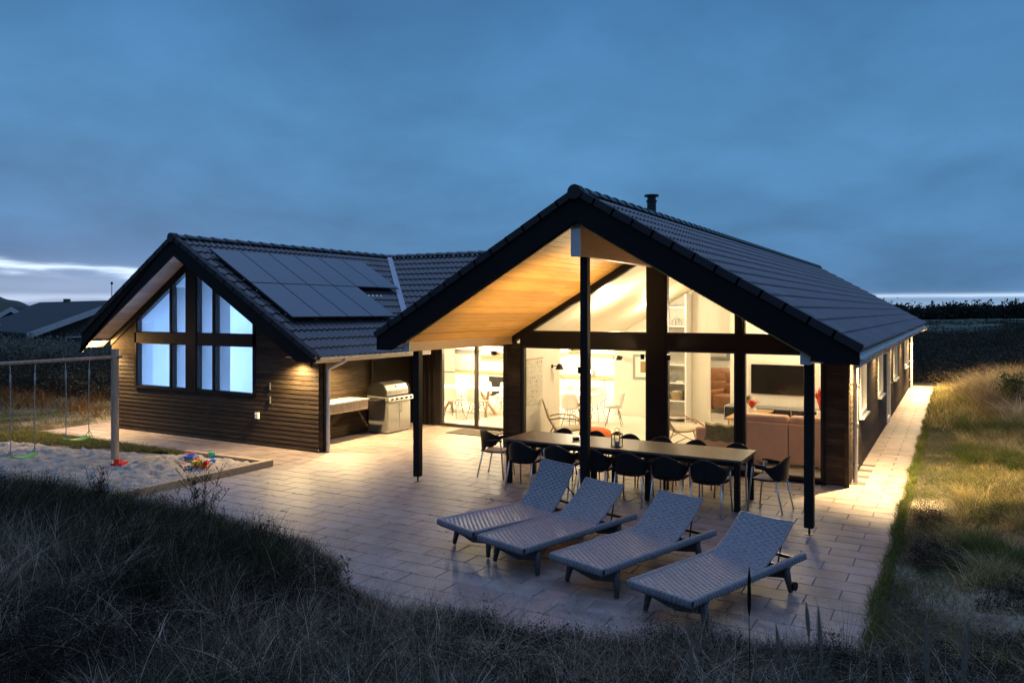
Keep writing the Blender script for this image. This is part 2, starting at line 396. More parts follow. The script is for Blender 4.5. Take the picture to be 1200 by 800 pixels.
# ---- sand of the play pit
def sand_mesh():
    xs = np.arange(-19.2, -11.18, .05); ys = np.arange(5.9, 10.26, .05)
    X, Y = np.meshgrid(xs, ys)
    r2 = np.random.default_rng(5)
    Z = .04+.035*wav(X, Y, 5.5, 2)+.03*wav(X, Y, 11, 8)+.016*wav(X, Y, 23, 5)
    for _ in range(480):                      # footprints and scoops
        cx, cy = r2.uniform(-19, -11.4), r2.uniform(6.3, 10.1); s = r2.uniform(.07, .15); a = r2.uniform(0, 3.1)
        u = (X-cx)*np.cos(a)+(Y-cy)*np.sin(a); v = -(X-cx)*np.sin(a)+(Y-cy)*np.cos(a)
        dd = (u/s)**2+(v/(s*.5))**2
        Z += -.045*np.exp(-dd)+.026*np.exp(-((np.sqrt(dd)-1.5)/.5)**2)
    Z += .12*np.exp(-(((X+12.6)/.5)**2+((Y-9.0)/.5)**2))
    # irregular rim on the far left where turf runs in
    edge = np.minimum((10.2-Y)-np.where(X < -13.4, (-13.4-X)*.18+.10*np.sin(X*3), 0), X+19.0+.3*np.sin(Y*2))
    Z -= .12*sm(1-edge/.35)*(X < -13.3)
    V = np.stack([X.ravel(), Y.ravel(), Z.ravel()], 1)
    w = len(xs); j, i = np.meshgrid(np.arange(len(ys)-1), np.arange(w-1), indexing='ij')
    Q = np.stack([j*w+i, j*w+i+1, (j+1)*w+i+1, (j+1)*w+i], -1).reshape(-1, 4)
    return struct(np_mesh('sand', V, Q, M['sand']))
sand_mesh()

# ---- pavers
def pave(name, rects, skip=None):
    mb = MB(); pw, pd, g, z = .60, .30, .006, 0.0
    r3 = random.Random(3)
    for (x0, x1, y0, y1) in rects:
        j0 = math.floor(y0/pd); j1 = math.ceil(y1/pd)
        for j in range(j0, j1):
            ya, yb = max(y0, j*pd), min(y1, (j+1)*pd)
            if yb-ya < .03: continue
            ox = (j % 2)*pw/2+.17
            i0 = math.floor((x0-ox)/pw)
            i = i0
            while ox+i*pw < x1:
                xa, xb = max(x0, ox+i*pw), min(x1, ox+(i+1)*pw); i += 1
                if xb-xa < .04: continue
                if skip and skip((xa+xb)/2, (ya+yb)/2): continue
                dz = r3.uniform(-.0015, .0015); c = .006; t = r3.random()
                a, b, p, q = xa+g/2, xb-g/2, ya+g/2, yb-g/2
                tl = [r3.uniform(-.001,.001) for _ in range(4)]
                vs = [(a,p,-.03),(b,p,-.03),(b,q,-.03),(a,q,-.03), (a,p,z-c+dz),(b,p,z-c+dz),(b,q,z-c+dz),(a,q,z-c+dz),
                      (a+c,p+c,z+dz+tl[0]),(b-c,p+c,z+dz+tl[1]),(b-c,q-c,z+dz+tl[2]),(a+c,q-c,z+dz+tl[3])]
                fs = [(8,9,10,11)]+[(k,(k+1)%4,4+(k+1)%4,4+k) for k in range(4)]+[(4+k,4+(k+1)%4,8+(k+1)%4,8+k) for k in range(4)]
                mb.add(vs, fs, t)
    return struct(mb.build(name, 'paver'))
pave('patio_paving', [(-11.12,-.68,5.7,16.1),(-.68-.88,-.68,16.1,34.0),(-19.2,-11.12,10.42,11.8),(-12.3,-11.12,11.8,16.1),(-19.2,-18.2,11.8,14.5)],
     skip=lambda x, y: x > -8.0 and x < -1.6 and y > 13.9)
jb = MB()
for (x0,x1,y0,y1) in [(-11.12,-.70,5.7,34.0),(-19.2,-11.14,10.42,16.1)]: jb.box((x0,y0,-.05),(x1,y1,-.010))
struct(jb.build('paving_bed', 'joint'))

# ---- timber edging of the sandpit
def sleeper(a, b, w=.14, h=.14):
    mb = MB(); d = Vector((b[0]-a[0], b[1]-a[1], 0)); L_ = d.length
    mb.box((0,-w/2,0),(L_,w/2,h))
    o = mb.build('sandpit_sleeper', 'sleeper', bevel=.012)
    o.location = (a[0], a[1], -.02); o.rotation_euler = (0,0,math.atan2(d.y, d.x)); return o
tag(sleeper((-11.15,10.38),(-11.15,7.6)), 'long weathered timber sleeper along the paved side of the sandpit', 'timber edging', 'timber sleepers round the sandpit')
tag(sleeper((-11.15,7.56),(-11.15,5.6)), 'weathered timber sleeper running into the dark grass at the near end of the sandpit', 'timber edging', 'timber sleepers round the sandpit')
tag(sleeper((-11.26,10.34),(-13.5,10.30),h=.12), 'timber sleeper closing the back of the sandpit beside the toys', 'timber edging', 'timber sleepers round the sandpit')

# ============================================================ HOUSE
HOUSE = thing('summer_house', 'dark timber summer house with lit glazed gables, tiled roofs and solar panels', 'house', (-4.8,13.8,0))
HO = (4.8,-13.8,0)
def hp(mb, name, mat, parent=None, **k):
    """a part of the house, or a sub-part when parent is given"""
    if parent is None: return mb.build(name, mat, HOUSE, off=HO, **k)
    return mb.build(name, mat, parent, **k)

def interval(poly, z):
    """horizontal span of a convex polygon (u,z) at height z"""
    us = []
    n = len(poly)
    for i in range(n):
        (u0,z0),(u1,z1) = poly[i], poly[(i+1)%n]
        if abs(z0-z1) < 1e-9:
            if abs(z-z0) < 1e-6: us += [u0,u1]
        elif min(z0,z1)-1e-6 <= z <= max(z0,z1)+1e-6: us.append(u0+(u1-u0)*(z-z0)/(z1-z0))
    return (min(us), max(us)) if us else None
def clad(mb, O, ud, nd, poly, holes=(), flat=False, depth=0.0, bh=.096, seedv=1):
    O = Vector(O); ud = Vector(ud); nd = Vector(nd); r = random.Random(seedv)
    z0 = min(p[1] for p in poly); z1 = max(p[1] for p in poly)
    rows = [z0]
    while rows[-1] < z1-1e-6: rows.append(min(rows[-1]+(bh if not flat else 1e3), z1))
    brk = sorted(set([round(p[1],5) for h in holes for p in h]+[round(p[1],5) for p in poly]))
    for k in range(len(rows)-1):
        zr = rows[k]; tt = r.random()
        cuts = [zr]+[b for b in brk if zr+1e-4 < b < rows[k+1]-1e-4]+[rows[k+1]]
        for za, zb in zip(cuts, cuts[1:]):
            e = (zb-za)*.001
            A, B = interval(poly, za+e), interval(poly, zb-e)
            if not A or not B: continue
            zm = (za+zb)/2
            hs = []
            for h in holes:
                if min(p[1] for p in h) < zm < max(p[1] for p in h):
                    a, b = interval(h, za+e), interval(h, zb-e)
                    if a and b: hs.append((a, b))
            hs.sort(key=lambda q: q[0][0]+q[1][0])
            cur = (A[0], B[0]); segs = []
            for a, b in hs: segs.append((cur, (a[0], b[0]))); cur = (a[1], b[1])
            segs.append((cur, (A[1], B[1])))
            pa = depth if flat else depth+.013-.010*(za-zr)/bh
            pb = depth if flat else depth+.013-.010*(zb-zr)/bh
            for (l, rr) in segs:
                if rr[0]-l[0] < 1e-3 and rr[1]-l[1] < 1e-3: continue
                g = lambda u, z, d: O+ud*u+nd*d+Vector((0,0,z))
                mb.quad(g(l[0],za,pa), g(rr[0],za,pa), g(rr[1],zb,pb), g(l[1],zb,pb), tt)
                if not flat and abs(za-zr) < 1e-6:
                    mb.quad(g(l[0],za,0), g(rr[0],za,0), g(rr[0],za,pa), g(l[0],za,pa), tt)
def rect(u0, u1, z0, z1): return [(u0,z0),(u1,z0),(u1,z1),(u0,z1)]
def inset(poly, d):
    n = len(poly); out = []
    A = sum(poly[i][0]*poly[(i+1)%n][1]-poly[(i+1)%n][0]*poly[i][1] for i in range(n))
    s = 1 if A > 0 else -1
    ln = []
    for i in range(n):
        (x0,y0),(x1,y1) = poly[i], poly[(i+1)%n]; dx, dy = x1-x0, y1-y0; l = math.hypot(dx, dy)
        nx, ny = -dy/l*s, dx/l*s
        ln.append((x0+nx*d, y0+ny*d, dx, dy))
    for i in range(n):
        x0,y0,ax,ay = ln[i-1]; x1,y1,bx,by = ln[i]
        det = ax*by-ay*bx
        t = ((x1-x0)*by-(y1-y0)*bx)/det
        out.append((x0+ax*t, y0+ay*t))
    return out
def window(O, ud, nd, poly, fw=.055, d0=-.09, d1=.012, name='window', label=None, pane=True, mat='frame'):
    O = Vector(O); ud = Vector(ud); nd = Vector(nd)
    g = lambda p, d: O+ud*p[0]+nd*d+Vector((0,0,p[1]))
    ins = inset(poly, fw); n = len(poly); mb = MB()
    for i in range(n):
        j = (i+1)%n
        mb.quad(g(poly[i],d1), g(poly[j],d1), g(ins[j],d1), g(ins[i],d1))
        mb.quad(g(poly[i],d0), g(ins[i],d0), g(ins[j],d0), g(poly[j],d0))
        mb.quad(g(ins[i],d1), g(ins[j],d1), g(ins[j],d0), g(ins[i],d0))
        mb.quad(g(poly[i],d0), g(poly[j],d0), g(poly[j],d1), g(poly[i],d1))
    o = hp(mb, name, mat)
    if label: o['label'] = label
    if pane:
        pm = MB(); a, b = -.030, -.036
        pm.add([g(p, a) for p in ins], [tuple(range(n))])
        hp(pm, 'pane', 'glass', o)
    return o

XR, ZR, MS = -4.80, 4.65, .577        # main ridge
XW, ZW = -15.2, 4.56                  # wing ridge
WSR, WSL = .595, .63
YC, CS = 18.9, .577                   # cross ridge
def zmain(x): return ZR-MS*abs(x-XR)
def zwing(x): return ZW-(WSR*(x-XW) if x > XW else WSL*(XW-x))
def zcross(y): return ZW-CS*abs(y-YC)
EX, EY, EZ = (1,0,0), (0,1,0), (0,0,1)

# ---- main front facade (Y = 13.8)
FY = 13.8
soff = .50     # roof build-up (tile top to soffit)
mb = MB()
clad(mb, (0,FY,0), EX, (0,-1,0), rect(-8.07,-7.70,.02,2.24), seedv=2)
clad(mb, (0,FY,0), EX, (0,-1,0), rect(-1.88,-1.56,.02,2.24), seedv=3)
clad(mb, (-1.56,0,0), EY, (1,0,0), rect(FY,33.0,.02,2.28), holes=[rect(15.6,16.7,.95,1.98), rect(19.4,20.6,.95,1.98), rect(21.9,23.0,.03,2.05), rect(24.4,25.8,.95,1.98), rect(29.6,31.0,.95,1.98)], seedv=4)
clad(mb, (-8.07,0,0), EY, (-1,0,0), rect(FY,16.1,.02,2.24), seedv=5)
gp = [(-8.07,.02),(-1.56,.02),(-1.56,zmain(-1.56)-.3),(XR,ZR-.3),(-8.07,zmain(-8.07)-.3)]
clad(mb, (0,33.0,0), EX, (0,1,0), gp, seedv=6)
clad(mb, (-8.07,0,0), EY, (-1,0,0), rect(22.0,33.0,.02,2.28), seedv=7)
hp(mb, 'wall', 'clad')['label'] = 'stained horizontal board walls of the main block'
# corner boards
for a, b in (((-1.60,FY-.028,.0),(-1.53,FY+.04,2.24)),((-1.60,32.97,.0),(-1.53,33.03,2.24)),((-8.10,FY-.028,.0),(-8.02,FY+.04,2.24)),((-12.36,16.03,0),(-12.27,16.07,2.05))):
    mb = MB(); mb.box(a, b); hp(mb, 'corner_board', 'clad')
# facade framework: pillars, transom, king post, rafters
mb = MB()
mb.box((-4.99,FY-.04,.0),(-4.64,FY+.14,ZR-.5))                     # king post
mb.box((-7.70,FY-.035,2.185),(-1.88,FY+.12,2.47))                  # transom beam
mb.box((-7.70,FY-.02,.0),(-7.66,FY+.12,2.185)); mb.box((-1.93,FY-.02,.0),(-1.88,FY+.12,2.185))
mb.box((-7.66,FY-.02,.0),(-1.93,FY+.12,.06))                        # sill
mb.box((-6.33,FY-.03,.06),(-6.22,FY+.12,2.185)); mb.box((-3.36,FY-.03,.06),(-3.245,FY+.12,2.185))
mb.box((-3.36,FY-.028,2.47),(-3.25,FY+.12,zmain(-3.3)-.62)); mb.box((-6.33,FY-.028,2.47),(-6.22,FY+.12,zmain(-6.28)-.62))
for sgn in (-1, 1):                                               # raking frame under the roof
    a = XR; b = -8.0 if sgn < 0 else -1.6
    P = [(a,zmain(a)-.47),(b,zmain(b)-.47),(b,zmain(b)-.62),(a,zmain(a)-.62)]
    mb.prism(P, lambda p, w_: (p[0], w_, p[1]), FY-.03, FY+.12)
hp(mb, 'gable_frame', 'dark', bevel=.006)
O = (0,FY,0); nF = (0,-1,0)
for (a, b) in [(-7.66,-6.33),(-6.22,-4.99),(-4.64,-3.36),(-3.245,-1.93)]:
    window(O, EX, nF, rect(a, b, .06, 2.185), fw=.04)
top = lambda x: zmain(x)-.62
window(O, EX, nF, [(-7.66+.0,2.47),(-6.33,2.47),(-6.33,top(-6.33)),(-7.66,max(2.53,top(-7.66)))], fw=.03)
window(O, EX, nF, [(-6.22,2.47),(-4.99,2.47),(-4.99,top(-4.99)),(-6.22,top(-6.22))], fw=.03)
window(O, EX, nF, [(-4.64,2.47),(-3.36,2.47),(-3.36,top(-3.36)),(-4.64,top(-4.64))], fw=.03)
window(O, EX, nF, [(-3.245,2.47),(-2.12,2.47),(-2.12,2.52),(-3.245,top(-3.245))], fw=.03)
# right side windows and door
for (a, b) in [(15.6,16.7),(19.4,20.6),(24.4,25.8),(29.6,31.0)]:
    window((-1.56,0,0), EY, (1,0,0), rect(a, b, .95, 1.98), d0=-.11, d1=.03, mat='cream')
dr = window((-1.56,0,0), EY, (1,0,0), rect(21.9,23.0,.03,2.05), fw=.11, d0=-.08, d1=.03, name='side_door', mat='gutter')
m_ = MB(); m_.tube([(-1.52,22.85,1.0),(-1.48,22.85,1.0),(-1.48,22.72,1.0)], .012); hp(m_, 'handle', 'steel', dr)
# sills
for (a, b) in [(15.6,16.7),(19.4,20.6),(24.4,25.8),(29.6,31.0)]: mb = MB(); mb.box((-1.60,a-.03,.90),(-1.47,b+.03,.935)); hp(mb, 'window_sill', 'gutter')

# ---- recessed terrace wall (Y = 16.1) with sliding door
DY = 16.1
mb = MB()
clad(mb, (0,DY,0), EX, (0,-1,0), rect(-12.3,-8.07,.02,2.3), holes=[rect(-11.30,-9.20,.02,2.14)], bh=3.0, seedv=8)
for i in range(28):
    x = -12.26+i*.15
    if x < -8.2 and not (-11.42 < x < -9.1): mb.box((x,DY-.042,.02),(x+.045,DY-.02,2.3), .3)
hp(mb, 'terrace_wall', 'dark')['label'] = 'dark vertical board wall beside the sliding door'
window((0,DY,0), EX, (0,-1,0), rect(-11.30,-10.22,.02,2.14), fw=.06, name='sliding_door')
window((0,DY,0), EX, (0,-1,0), rect(-10.25,-9.20,.02,2.14), fw=.06, d0=-.05, d1=.04, name='sliding_door')

# ---- wing gable (Y = 11.8)
WY = 11.8
wl = lambda x: zwing(x)-.62
lo = [rect(-17.20,-15.28,1.10,2.13), rect(-15.12,-13.20,1.10,2.13)]
up = [[(-17.20,2.38),(-15.30,2.38),(-15.30,wl(-15.30)+.02),(-17.20,wl(-17.20))], [(-15.10,2.38),(-13.20,2.38),(-13.20,wl(-13.20)),(-15.10,wl(-15.1)+.02)]]
wp = [(-18.2,.02),(-11.3,.02),(-11.3,zwing(-11.3)-.30),(XW,ZW-.34),(-18.2,zwing(-18.2)-.30)]
mb = MB()
hole_all = [[(-17.24,2.34),(-13.16,2.34),(-13.16,wl(-13.16)+.08),(XW,ZW-.42),(-17.24,wl(-17.24)+.08)], rect(-17.24,-13.16,1.06,2.17)]
clad(mb, (0,WY,0), EX, (0,-1,0), wp, holes=hole_all, seedv=11)
clad(mb, (-18.2,0,0), EY, (-1,0,0), rect(WY,24.0,.02,2.35), seedv=12)
clad(mb, (-12.3,0,0), EY, (1,0,0), rect(WY+.15,DY,.02,2.1), seedv=13)
clad(mb, (-11.3,0,0), EY, (1,0,0), rect(WY,WY+.15,.02,2.02), seedv=13)
clad(mb, (0,WY+.15,0), EX, (0,1,0), rect(-12.3,-11.3,.02,2.0), seedv=14)
hp(mb, 'wing_wall', 'clad')['label'] = 'stained horizontal board walls of the wing'
mb = MB()
mb.box((-17.27,WY-.035,2.13),(-13.13,WY+.1,2.38)); mb.box((-15.39,WY-.04,1.04),(-15.04,WY+.1,ZW-.62))
for (a, b) in [(-17.27,-17.20),(-13.20,-13.13)]: mb.box((a,WY-.035,1.04),(b,WY+.1,wl((a+b)/2)))
mb.box((-17.27,WY-.036,1.04),(-13.13,WY+.1,1.10))
for X_ in (-15.94,-14.46): mb.box((X_-.032,WY-.03,1.10),(X_+.032,WY+.09,2.13)); mb.box((X_-.032,WY-.03,2.38),(X_+.032,WY+.09,wl(X_)-.0))
for (a, b) in [(-18.2,XW),(XW,-11.5)]:
    P = [(a,zwing(a)-.40),(b,zwing(b)-.40),(b,zwing(b)-.62),(a,zwing(a)-.62)]
    mb.prism(P, lambda p, w_: (p[0], w_, p[1]), WY-.036, WY+.1)
mb.box((-11.40,WY+.11,0),(-11.26,WY+.17,2.0))
hp(mb, 'wing_gable_frame', 'dark')
for (a, b) in [(-17.20,-15.972),(-15.908,-15.39),(-15.04,-14.492),(-14.428,-13.20)]:
    window((0,WY,0), EX, nF, rect(a, b, 1.10, 2.13), fw=.02)
    window((0,WY,0), EX, nF, [(a,2.38),(b,2.38),(b,wl(b)),(a,wl(a))], fw=.02)
# darker boarded screen behind the barbecue
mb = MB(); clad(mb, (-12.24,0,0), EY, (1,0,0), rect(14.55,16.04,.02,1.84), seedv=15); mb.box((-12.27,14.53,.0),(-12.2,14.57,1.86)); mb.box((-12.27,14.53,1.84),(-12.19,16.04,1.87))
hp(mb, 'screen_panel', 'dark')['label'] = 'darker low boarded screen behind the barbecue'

# back walls of cross block (never in view head-on, they close the house)
mb = MB()
clad(mb, (0,22.0,0), EX, (0,1,0), rect(-18.2,-8.07,.02,2.4), seedv=16)
mb.box((-18.2,23.9,0),(-12.3,24.0,2.4)); 
hp(mb, 'rear_wall', 'clad')

# ---- posts and beams of the covered terrace
PY = 10.66
for X_, zt in ((-7.95,2.22),(-4.84,3.70),(-1.66,2.22)):
    mb = MB(); mb.box((X_-.06,PY-.06,.09),(X_+.06,PY+.06,zt)); p = hp(mb, 'post', 'dark', bevel=.012)
    q = MB(); q.cyl((X_,PY,.0),(X_,PY,.10),.014); q.box((X_-.05,PY-.05,.0),(X_+.05,PY+.05,.006)); hp(q, 'foot', 'blackmet', p)
mb = MB(); mb.box((-4.91,10.33,3.70),(-4.77,FY,4.22)); rb = hp(mb, 'ridge_beam', 'glulam', bevel=.004)
q = MB(); q.box((-4.915,10.315,3.69),(-4.765,10.335,4.10)); hp(q, 'beam_cap', 'beamend', rb)
for X_ in (-7.95,-1.66):
    mb = MB(); mb.box((X_-.06,10.36,2.22),(X_+.06,FY,2.40)); rb = hp(mb, 'eaves_beam', 'glulam', bevel=.004)
    q = MB(); q.box((X_-.062,10.345,2.218),(X_+.062,10.362,2.402)); hp(q, 'beam_cap', 'beamend', rb)

# ---- roofs
def tile_slope(mb, org, a, Lh, s, S, n, keep=None, course=.335, per=.165, amp=.032, step=.030, res=6):
    org = Vector(org); a = Vector(a); s = Vector(s); n = Vector(n)
    nj = max(2, int(round(Lh/per*res))); nc = int(math.ceil(S/course))
    prof = [amp*(.5+.5*math.cos(2*PI*(k/res)))**1.3 for k in range(res)]
    for i in range(nc):
        v0 = i*course-.02; v1 = min((i+1)*course, S)
        tt = .5
        o = len(mb.v)
        for j in range(nj+1):
            u = Lh*j/nj; w_ = prof[j % res]
            base = org+a*u
            mb.v.append(tuple(base+s*v0+n*(-.012)))
            mb.v.append(tuple(base+s*v0+n*(step+w_)))
            mb.v.append(tuple(base+s*v1+n*(w_)))
        for j in range(nj):
            c = org+a*(Lh*(j+.5)/nj)+s*((v0+v1)/2)
            if keep and not keep(c.x, c.y, c.z): continue
            k = o+3*j
            mb.f.append((k,k+3,k+4,k+1)); mb.t.append(tt); mb.f.append((k+1,k+4,k+5,k+2)); mb.t.append(tt)
def sl(m): q = math.sqrt(1+m*m); return 1/q, m/q
def slope_roof(mb, side, xr, zr, m, xe, y0, y1, keep=None):
    """ridge along Y; side=+1 slope falls towards +X"""
    c, s_ = sl(m); S = abs(xe-xr)/c
    zt = zr-m*abs(xe-xr)
    tile_slope(mb, (xe, y0, zt-.045), EY, y1-y0, (-side*c,0,s_), S, (side*s_,0,c), keep)
RY0, RY1 = 10.22, 33.4
XE_R, XE_L = -1.02, -8.50
mb = MB()
kc = lambda x, y, z: z > zcross(y)-.12 or not (15.0 < y < 22.8)
slope_roof(mb, 1, XR, ZR, MS, XE_R, RY0, RY1)
slope_roof(mb, -1, XR, ZR, MS, XE_L, RY0, RY1, keep=kc)
ROOF = hp(mb, 'roof', 'tile'); ROOF['label'] = 'grey tiled pitched roof over the main block'
YW0, YW1 = 11.26, 24.2
XWE_R, XWE_L = -10.92, -18.62
mb = MB()
kw = lambda x, y, z: z > zcross(y)-.12 if 15.0 < y < 22.8 else True
slope_roof(mb, 1, XW, ZW, WSR, XWE_R, YW0, YW1, keep=lambda x, y, z: kw(x, y, z) and not (y > 22.8 and x > -12.2))
slope_roof(mb, -1, XW, ZW, WSL, XWE_L, YW0, YW1, keep=kw)
WROOF = hp(mb, 'roof', 'tile'); WROOF['label'] = 'grey tiled pitched roof over the left wing carrying the solar panels'
mb = MB()
c_, s_ = sl(CS)
kk = lambda x, y, z: z > (zwing(x) if x > XW else 99)-.12 and z > zmain(x)-.12
tile_slope(mb, (XW, 15.0, zcross(15.0)-.045), EX, XR-XW, (0,c_,s_), (YC-15.0)/c_, (0,-s_,c_), kk)
tile_slope(mb, (XW, 22.8, zcross(22.8)-.045), EX, XR-XW, (0,-c_,s_), (22.8-YC)/c_, (0,s_,c_), kk)
CROOF = hp(mb, 'roof', 'tile'); CROOF['label'] = 'grey tiled link roof between the wing and the main block'
# underlay decks that keep the light in
def deck(mb, pts, th=.03): mb.add(list(pts)+[(p[0],p[1],p[2]-th) for p in pts], [(0,1,2,3),(7,6,5,4),(0,4,5,1),(1,5,6,2),(2,6,7,3),(3,7,4,0)])
# ridge caps
def ridge(pa, pb, par, r=.098, seg=.36):
    mb = MB(); pa = Vector(pa); pb = Vector(pb); d = (pb-pa); Lh = d.length; d.normalize(); side = d.cross(Vector(EZ)).normalized()
    n = int(Lh/seg)
    for i in range(n):
        a = pa+d*(i*Lh/n-.02); b = pa+d*((i+1)*Lh/n+.02)
        vs = []
        for p, rr, dz in ((a, r*1.10, .018), (b, r*.94, .0)):
            for k in range(9):
                t = PI*k/8; vs.append(p+side*math.cos(t)*rr+Vector((0,0,math.sin(t)*rr*.82+dz-.055)))
        fs = [(k,k+1,9+k+1,9+k) for k in range(8)]+[tuple(range(8,-1,-1)), tuple(range(9,18))]
        mb.add(vs, fs)
    return hp(mb, 'ridge_cap', 'tile', par)
ridge((XR,RY0,ZR+.02),(XR,RY1,ZR+.02),ROOF)
ridge((XW,YW0,ZW+.02),(XW,YC,ZW+.02),WROOF)
ridge((XW,YC,ZW+.02),(XR-.1,YC,ZW+.02),CROOF)
# barge boards (follow the slope, cut level at the foot) and verge tiles
def barge(xr, zr, mL, mR, xl, xrg, zc, y, depth, par, topdrop=.04, th=.045):
    for side, m, xe in ((-1, mL, xl), (1, mR, xrg)):
        zt = lambda x: zr-m*abs(x-xr)-topdrop
        ze = zt(xe)
        # point where the lower edge meets the level cut
        xi = xr+side*(zr-topdrop-depth-zc)/m
        poly = [(xr,zt(xr)),(xr,zt(xr)-depth),(xi,zc),(xe,zc),(xe,ze)]
        q = MB(); q.prism(poly, lambda p, w_: (p[0], w_, p[1]), y, y+th); hp(q, 'barge_board', 'barge', par)
        # thin upper lath over the board
        c, s_ = sl(m)
        q = MB(); l = abs(xe-xr)/c; nn = int(round(l/.335))
        for i in range(nn):
            v0, v1 = i*l/nn, (i+1)*l/nn
            A = Vector((xr+side*v0*c, y-.035, zr-v0*s_)); B = Vector((xr+side*(v1+.03)*c, y-.035, zr-(v1+.03)*s_))
            up_ = Vector((side*s_, 0, c))
            p = [A+up_*.032, B+up_*.038, B-up_*.065, A-up_*.065]
            q.add([*p, *[v+Vector((0,.13,0)) for v in p]], [(0,1,2,3),(7,6,5,4),(0,4,5,1),(1,5,6,2),(2,6,7,3),(3,7,4,0)])
        hp(q, 'verge_tile', 'verge', par)
barge(XR, ZR, MS, MS, XE_L, XE_R, 2.24, RY0+.02, .41, ROOF)
barge(XW, ZW, WSL, WSR, XWE_L, XWE_R, 1.88, YW0+.02, .38, WROOF)
# end discs of the ridge
for (x, y, z, par) in ((XR, RY0-.01, ZR-.03, ROOF), (XW, YW0-.01, ZW-.03, WROOF)):
    q = MB(); q.cyl((x,y-.03,z),(x,y+.12,z),.108,n=24); hp(q, 'ridge_end', 'verge', par)
# pine soffit over the terrace, boards along Y
def soffit(x0, x1, zf, y0, y1, mat, par, bw=.105, th=.018, name='soffit'):
    q = MB(); n = int(abs(x1-x0)/bw); r = random.Random(5)
    for i in range(n):
        a = x0+(x1-x0)*i/n; b = x0+(x1-x0)*(i+1)/n; g = (b-a)*.025
        a += g; b -= g
        ys = [y0]
        while ys[-1] < y1: ys.append(min(y1, ys[-1]+r.uniform(1.8, 4.2)))
        for ya, yb in zip(ys, ys[1:]):
            deck(q, [(a,ya,zf(a)),(b,ya,zf(b)),(b,yb-.003,zf(b)),(a,yb-.003,zf(a))], th)
            q.t[-6:] = [r.random()]*6
    return hp(q, name, mat, par)
zs = lambda x: zmain(x)-.47
soffit(-8.02, XR-.07, zs, RY0+.065, FY, 'pine', ROOF)
soffit(XR+.07, -1.58, zs, RY0+.065, FY, 'pine', ROOF)
zsw = lambda x: zwing(x)-.42
soffit(XWE_L+.05, XW, zsw, YW0+.065, WY, 'whitewood', WROOF)
soffit(XW, -11.75, zsw, YW0+.065, WY, 'whitewood', WROOF)
# decks under the tiles
q = MB()
deck(q, [(XR,RY0+.07,ZR-.10),(XR,RY1-.02,ZR-.10),(XE_R-.04,RY1-.02,zmain(XE_R)-.10),(XE_R-.04,RY0+.07,zmain(XE_R)-.10)])
deck(q, [(XR,RY0+.07,ZR-.10),(XE_L+.04,RY0+.07,zmain(XE_L)-.10),(XE_L+.04,15.2,zmain(XE_L)-.10),(XR,15.2,ZR-.10)])
deck(q, [(XR,22.6,ZR-.10),(XE_L+.04,22.6,zmain(XE_L)-.10),(XE_L+.04,RY1-.02,zmain(XE_L)-.10),(XR,RY1-.02,ZR-.10)])
hp(q, 'roof_deck', 'dark', ROOF)
q = MB()
deck(q, [(XW,YW0+.07,ZW-.10),(XW,17.0,ZW-.10),(XWE_R-.04,15.0,zwing(XWE_R)-.10),(XWE_R-.04,YW0+.07,zwing(XWE_R)-.10)])
deck(q, [(XW,YW0+.07,ZW-.10),(XWE_L+.04,YW0+.07,zwing(XWE_L)-.10),(XWE_L+.04,YW1,zwing(XWE_L)-.10),(XW,YW1,ZW-.10)])
hp(q, 'roof_deck', 'dark', WROOF)
# eaves soffits
q = MB()
q.box((-1.54,FY+.0,2.245),(-1.06,33.2,2.265)); q.box((-1.58,RY0+.07,2.246),(-1.06,FY-.04,2.264)); q.box((-8.46,RY0+.07,2.246),(-8.03,15.0,2.264)); q.box((-1.075,RY0+.07,2.20),(-1.04,33.3,2.38))
hp(q, 'eaves_soffit', 'whitewood', ROOF)
q = MB(); q.box((-11.75,YW0+.07,1.955),(-10.98,WY-.04,1.973)); q.box((-12.28,WY+.16,1.955),(-10.98,DY-.01,1.975)); q.box((-10.975,YW0+.07,1.86),(-10.95,15.2,2.0)); q.box((-10.97,15.02,2.12),(-8.5,DY-.01,2.14)); q.box((-10.95,15.0,2.10),(-8.5,15.03,2.26))
q.box((-18.58,YW0+.07,2.16),(-18.22,24,2.18))
hp(q, 'eaves_soffit', 'whitewood', WROOF)
# valley flashing
q = MB()
def vpt(t):   # along the valley of wing and link roofs
    x = XW+t; z = zwing(x); y = YC-(ZW-z)/CS; return Vector((x, y, z+.03))
a, b = vpt(.15), vpt(3.9)
d = (b-a).normalized(); sd = d.cross(Vector(EZ)).normalized()*.075
q.quad(a+sd+Vector((0,0,.03)), a-sd+Vector((0,0,.03)), b-sd+Vector((0,0,.03)), b+sd+Vector((0,0,.03)))
hp(q, 'valley_flashing', 'flash', WROOF, solid=.004)
# gutters
def gutter(pa, pb, par, r=.06):
    pa, pb = Vector(pa), Vector(pb); d = (pb-pa).normalized(); sd = d.cross(Vector(EZ)).normalized()
    q = MB(); vs = []
    n = max(2, int((pb-pa).length/2))
    for i in range(n+1):
        p = pa+(pb-pa)*i/n
        for k in range(9):
            t = PI+PI*k/8; vs.append(p+sd*math.cos(t)*r+Vector((0,0,math.sin(t)*r)))
    q.add(vs, [(i*9+k,i*9+k+1,(i+1)*9+k+1,(i+1)*9+k) for i in range(n) for k in range(8)])
    L_ = (pb-pa).length; m = int(L_/.8)
    for i in range(m+1):
        p = pa+(pb-pa)*(i+.02)/max(m,1) if i < m else pb
        q.tube([p+sd*math.cos(PI+PI*k/8)*(r+.004)+Vector((0,0,math.sin(PI+PI*k/8)*(r+.004))) for k in range(9)], .005, 5)
    return hp(q, 'gutter', 'gutter', par, solid=.003)
gutter((-.985,RY0+.1,2.36),(-.985,RY1,2.34),ROOF)
gutter((-10.90,YW0+.1,1.985),(-10.90,15.0,1.965),WROOF)
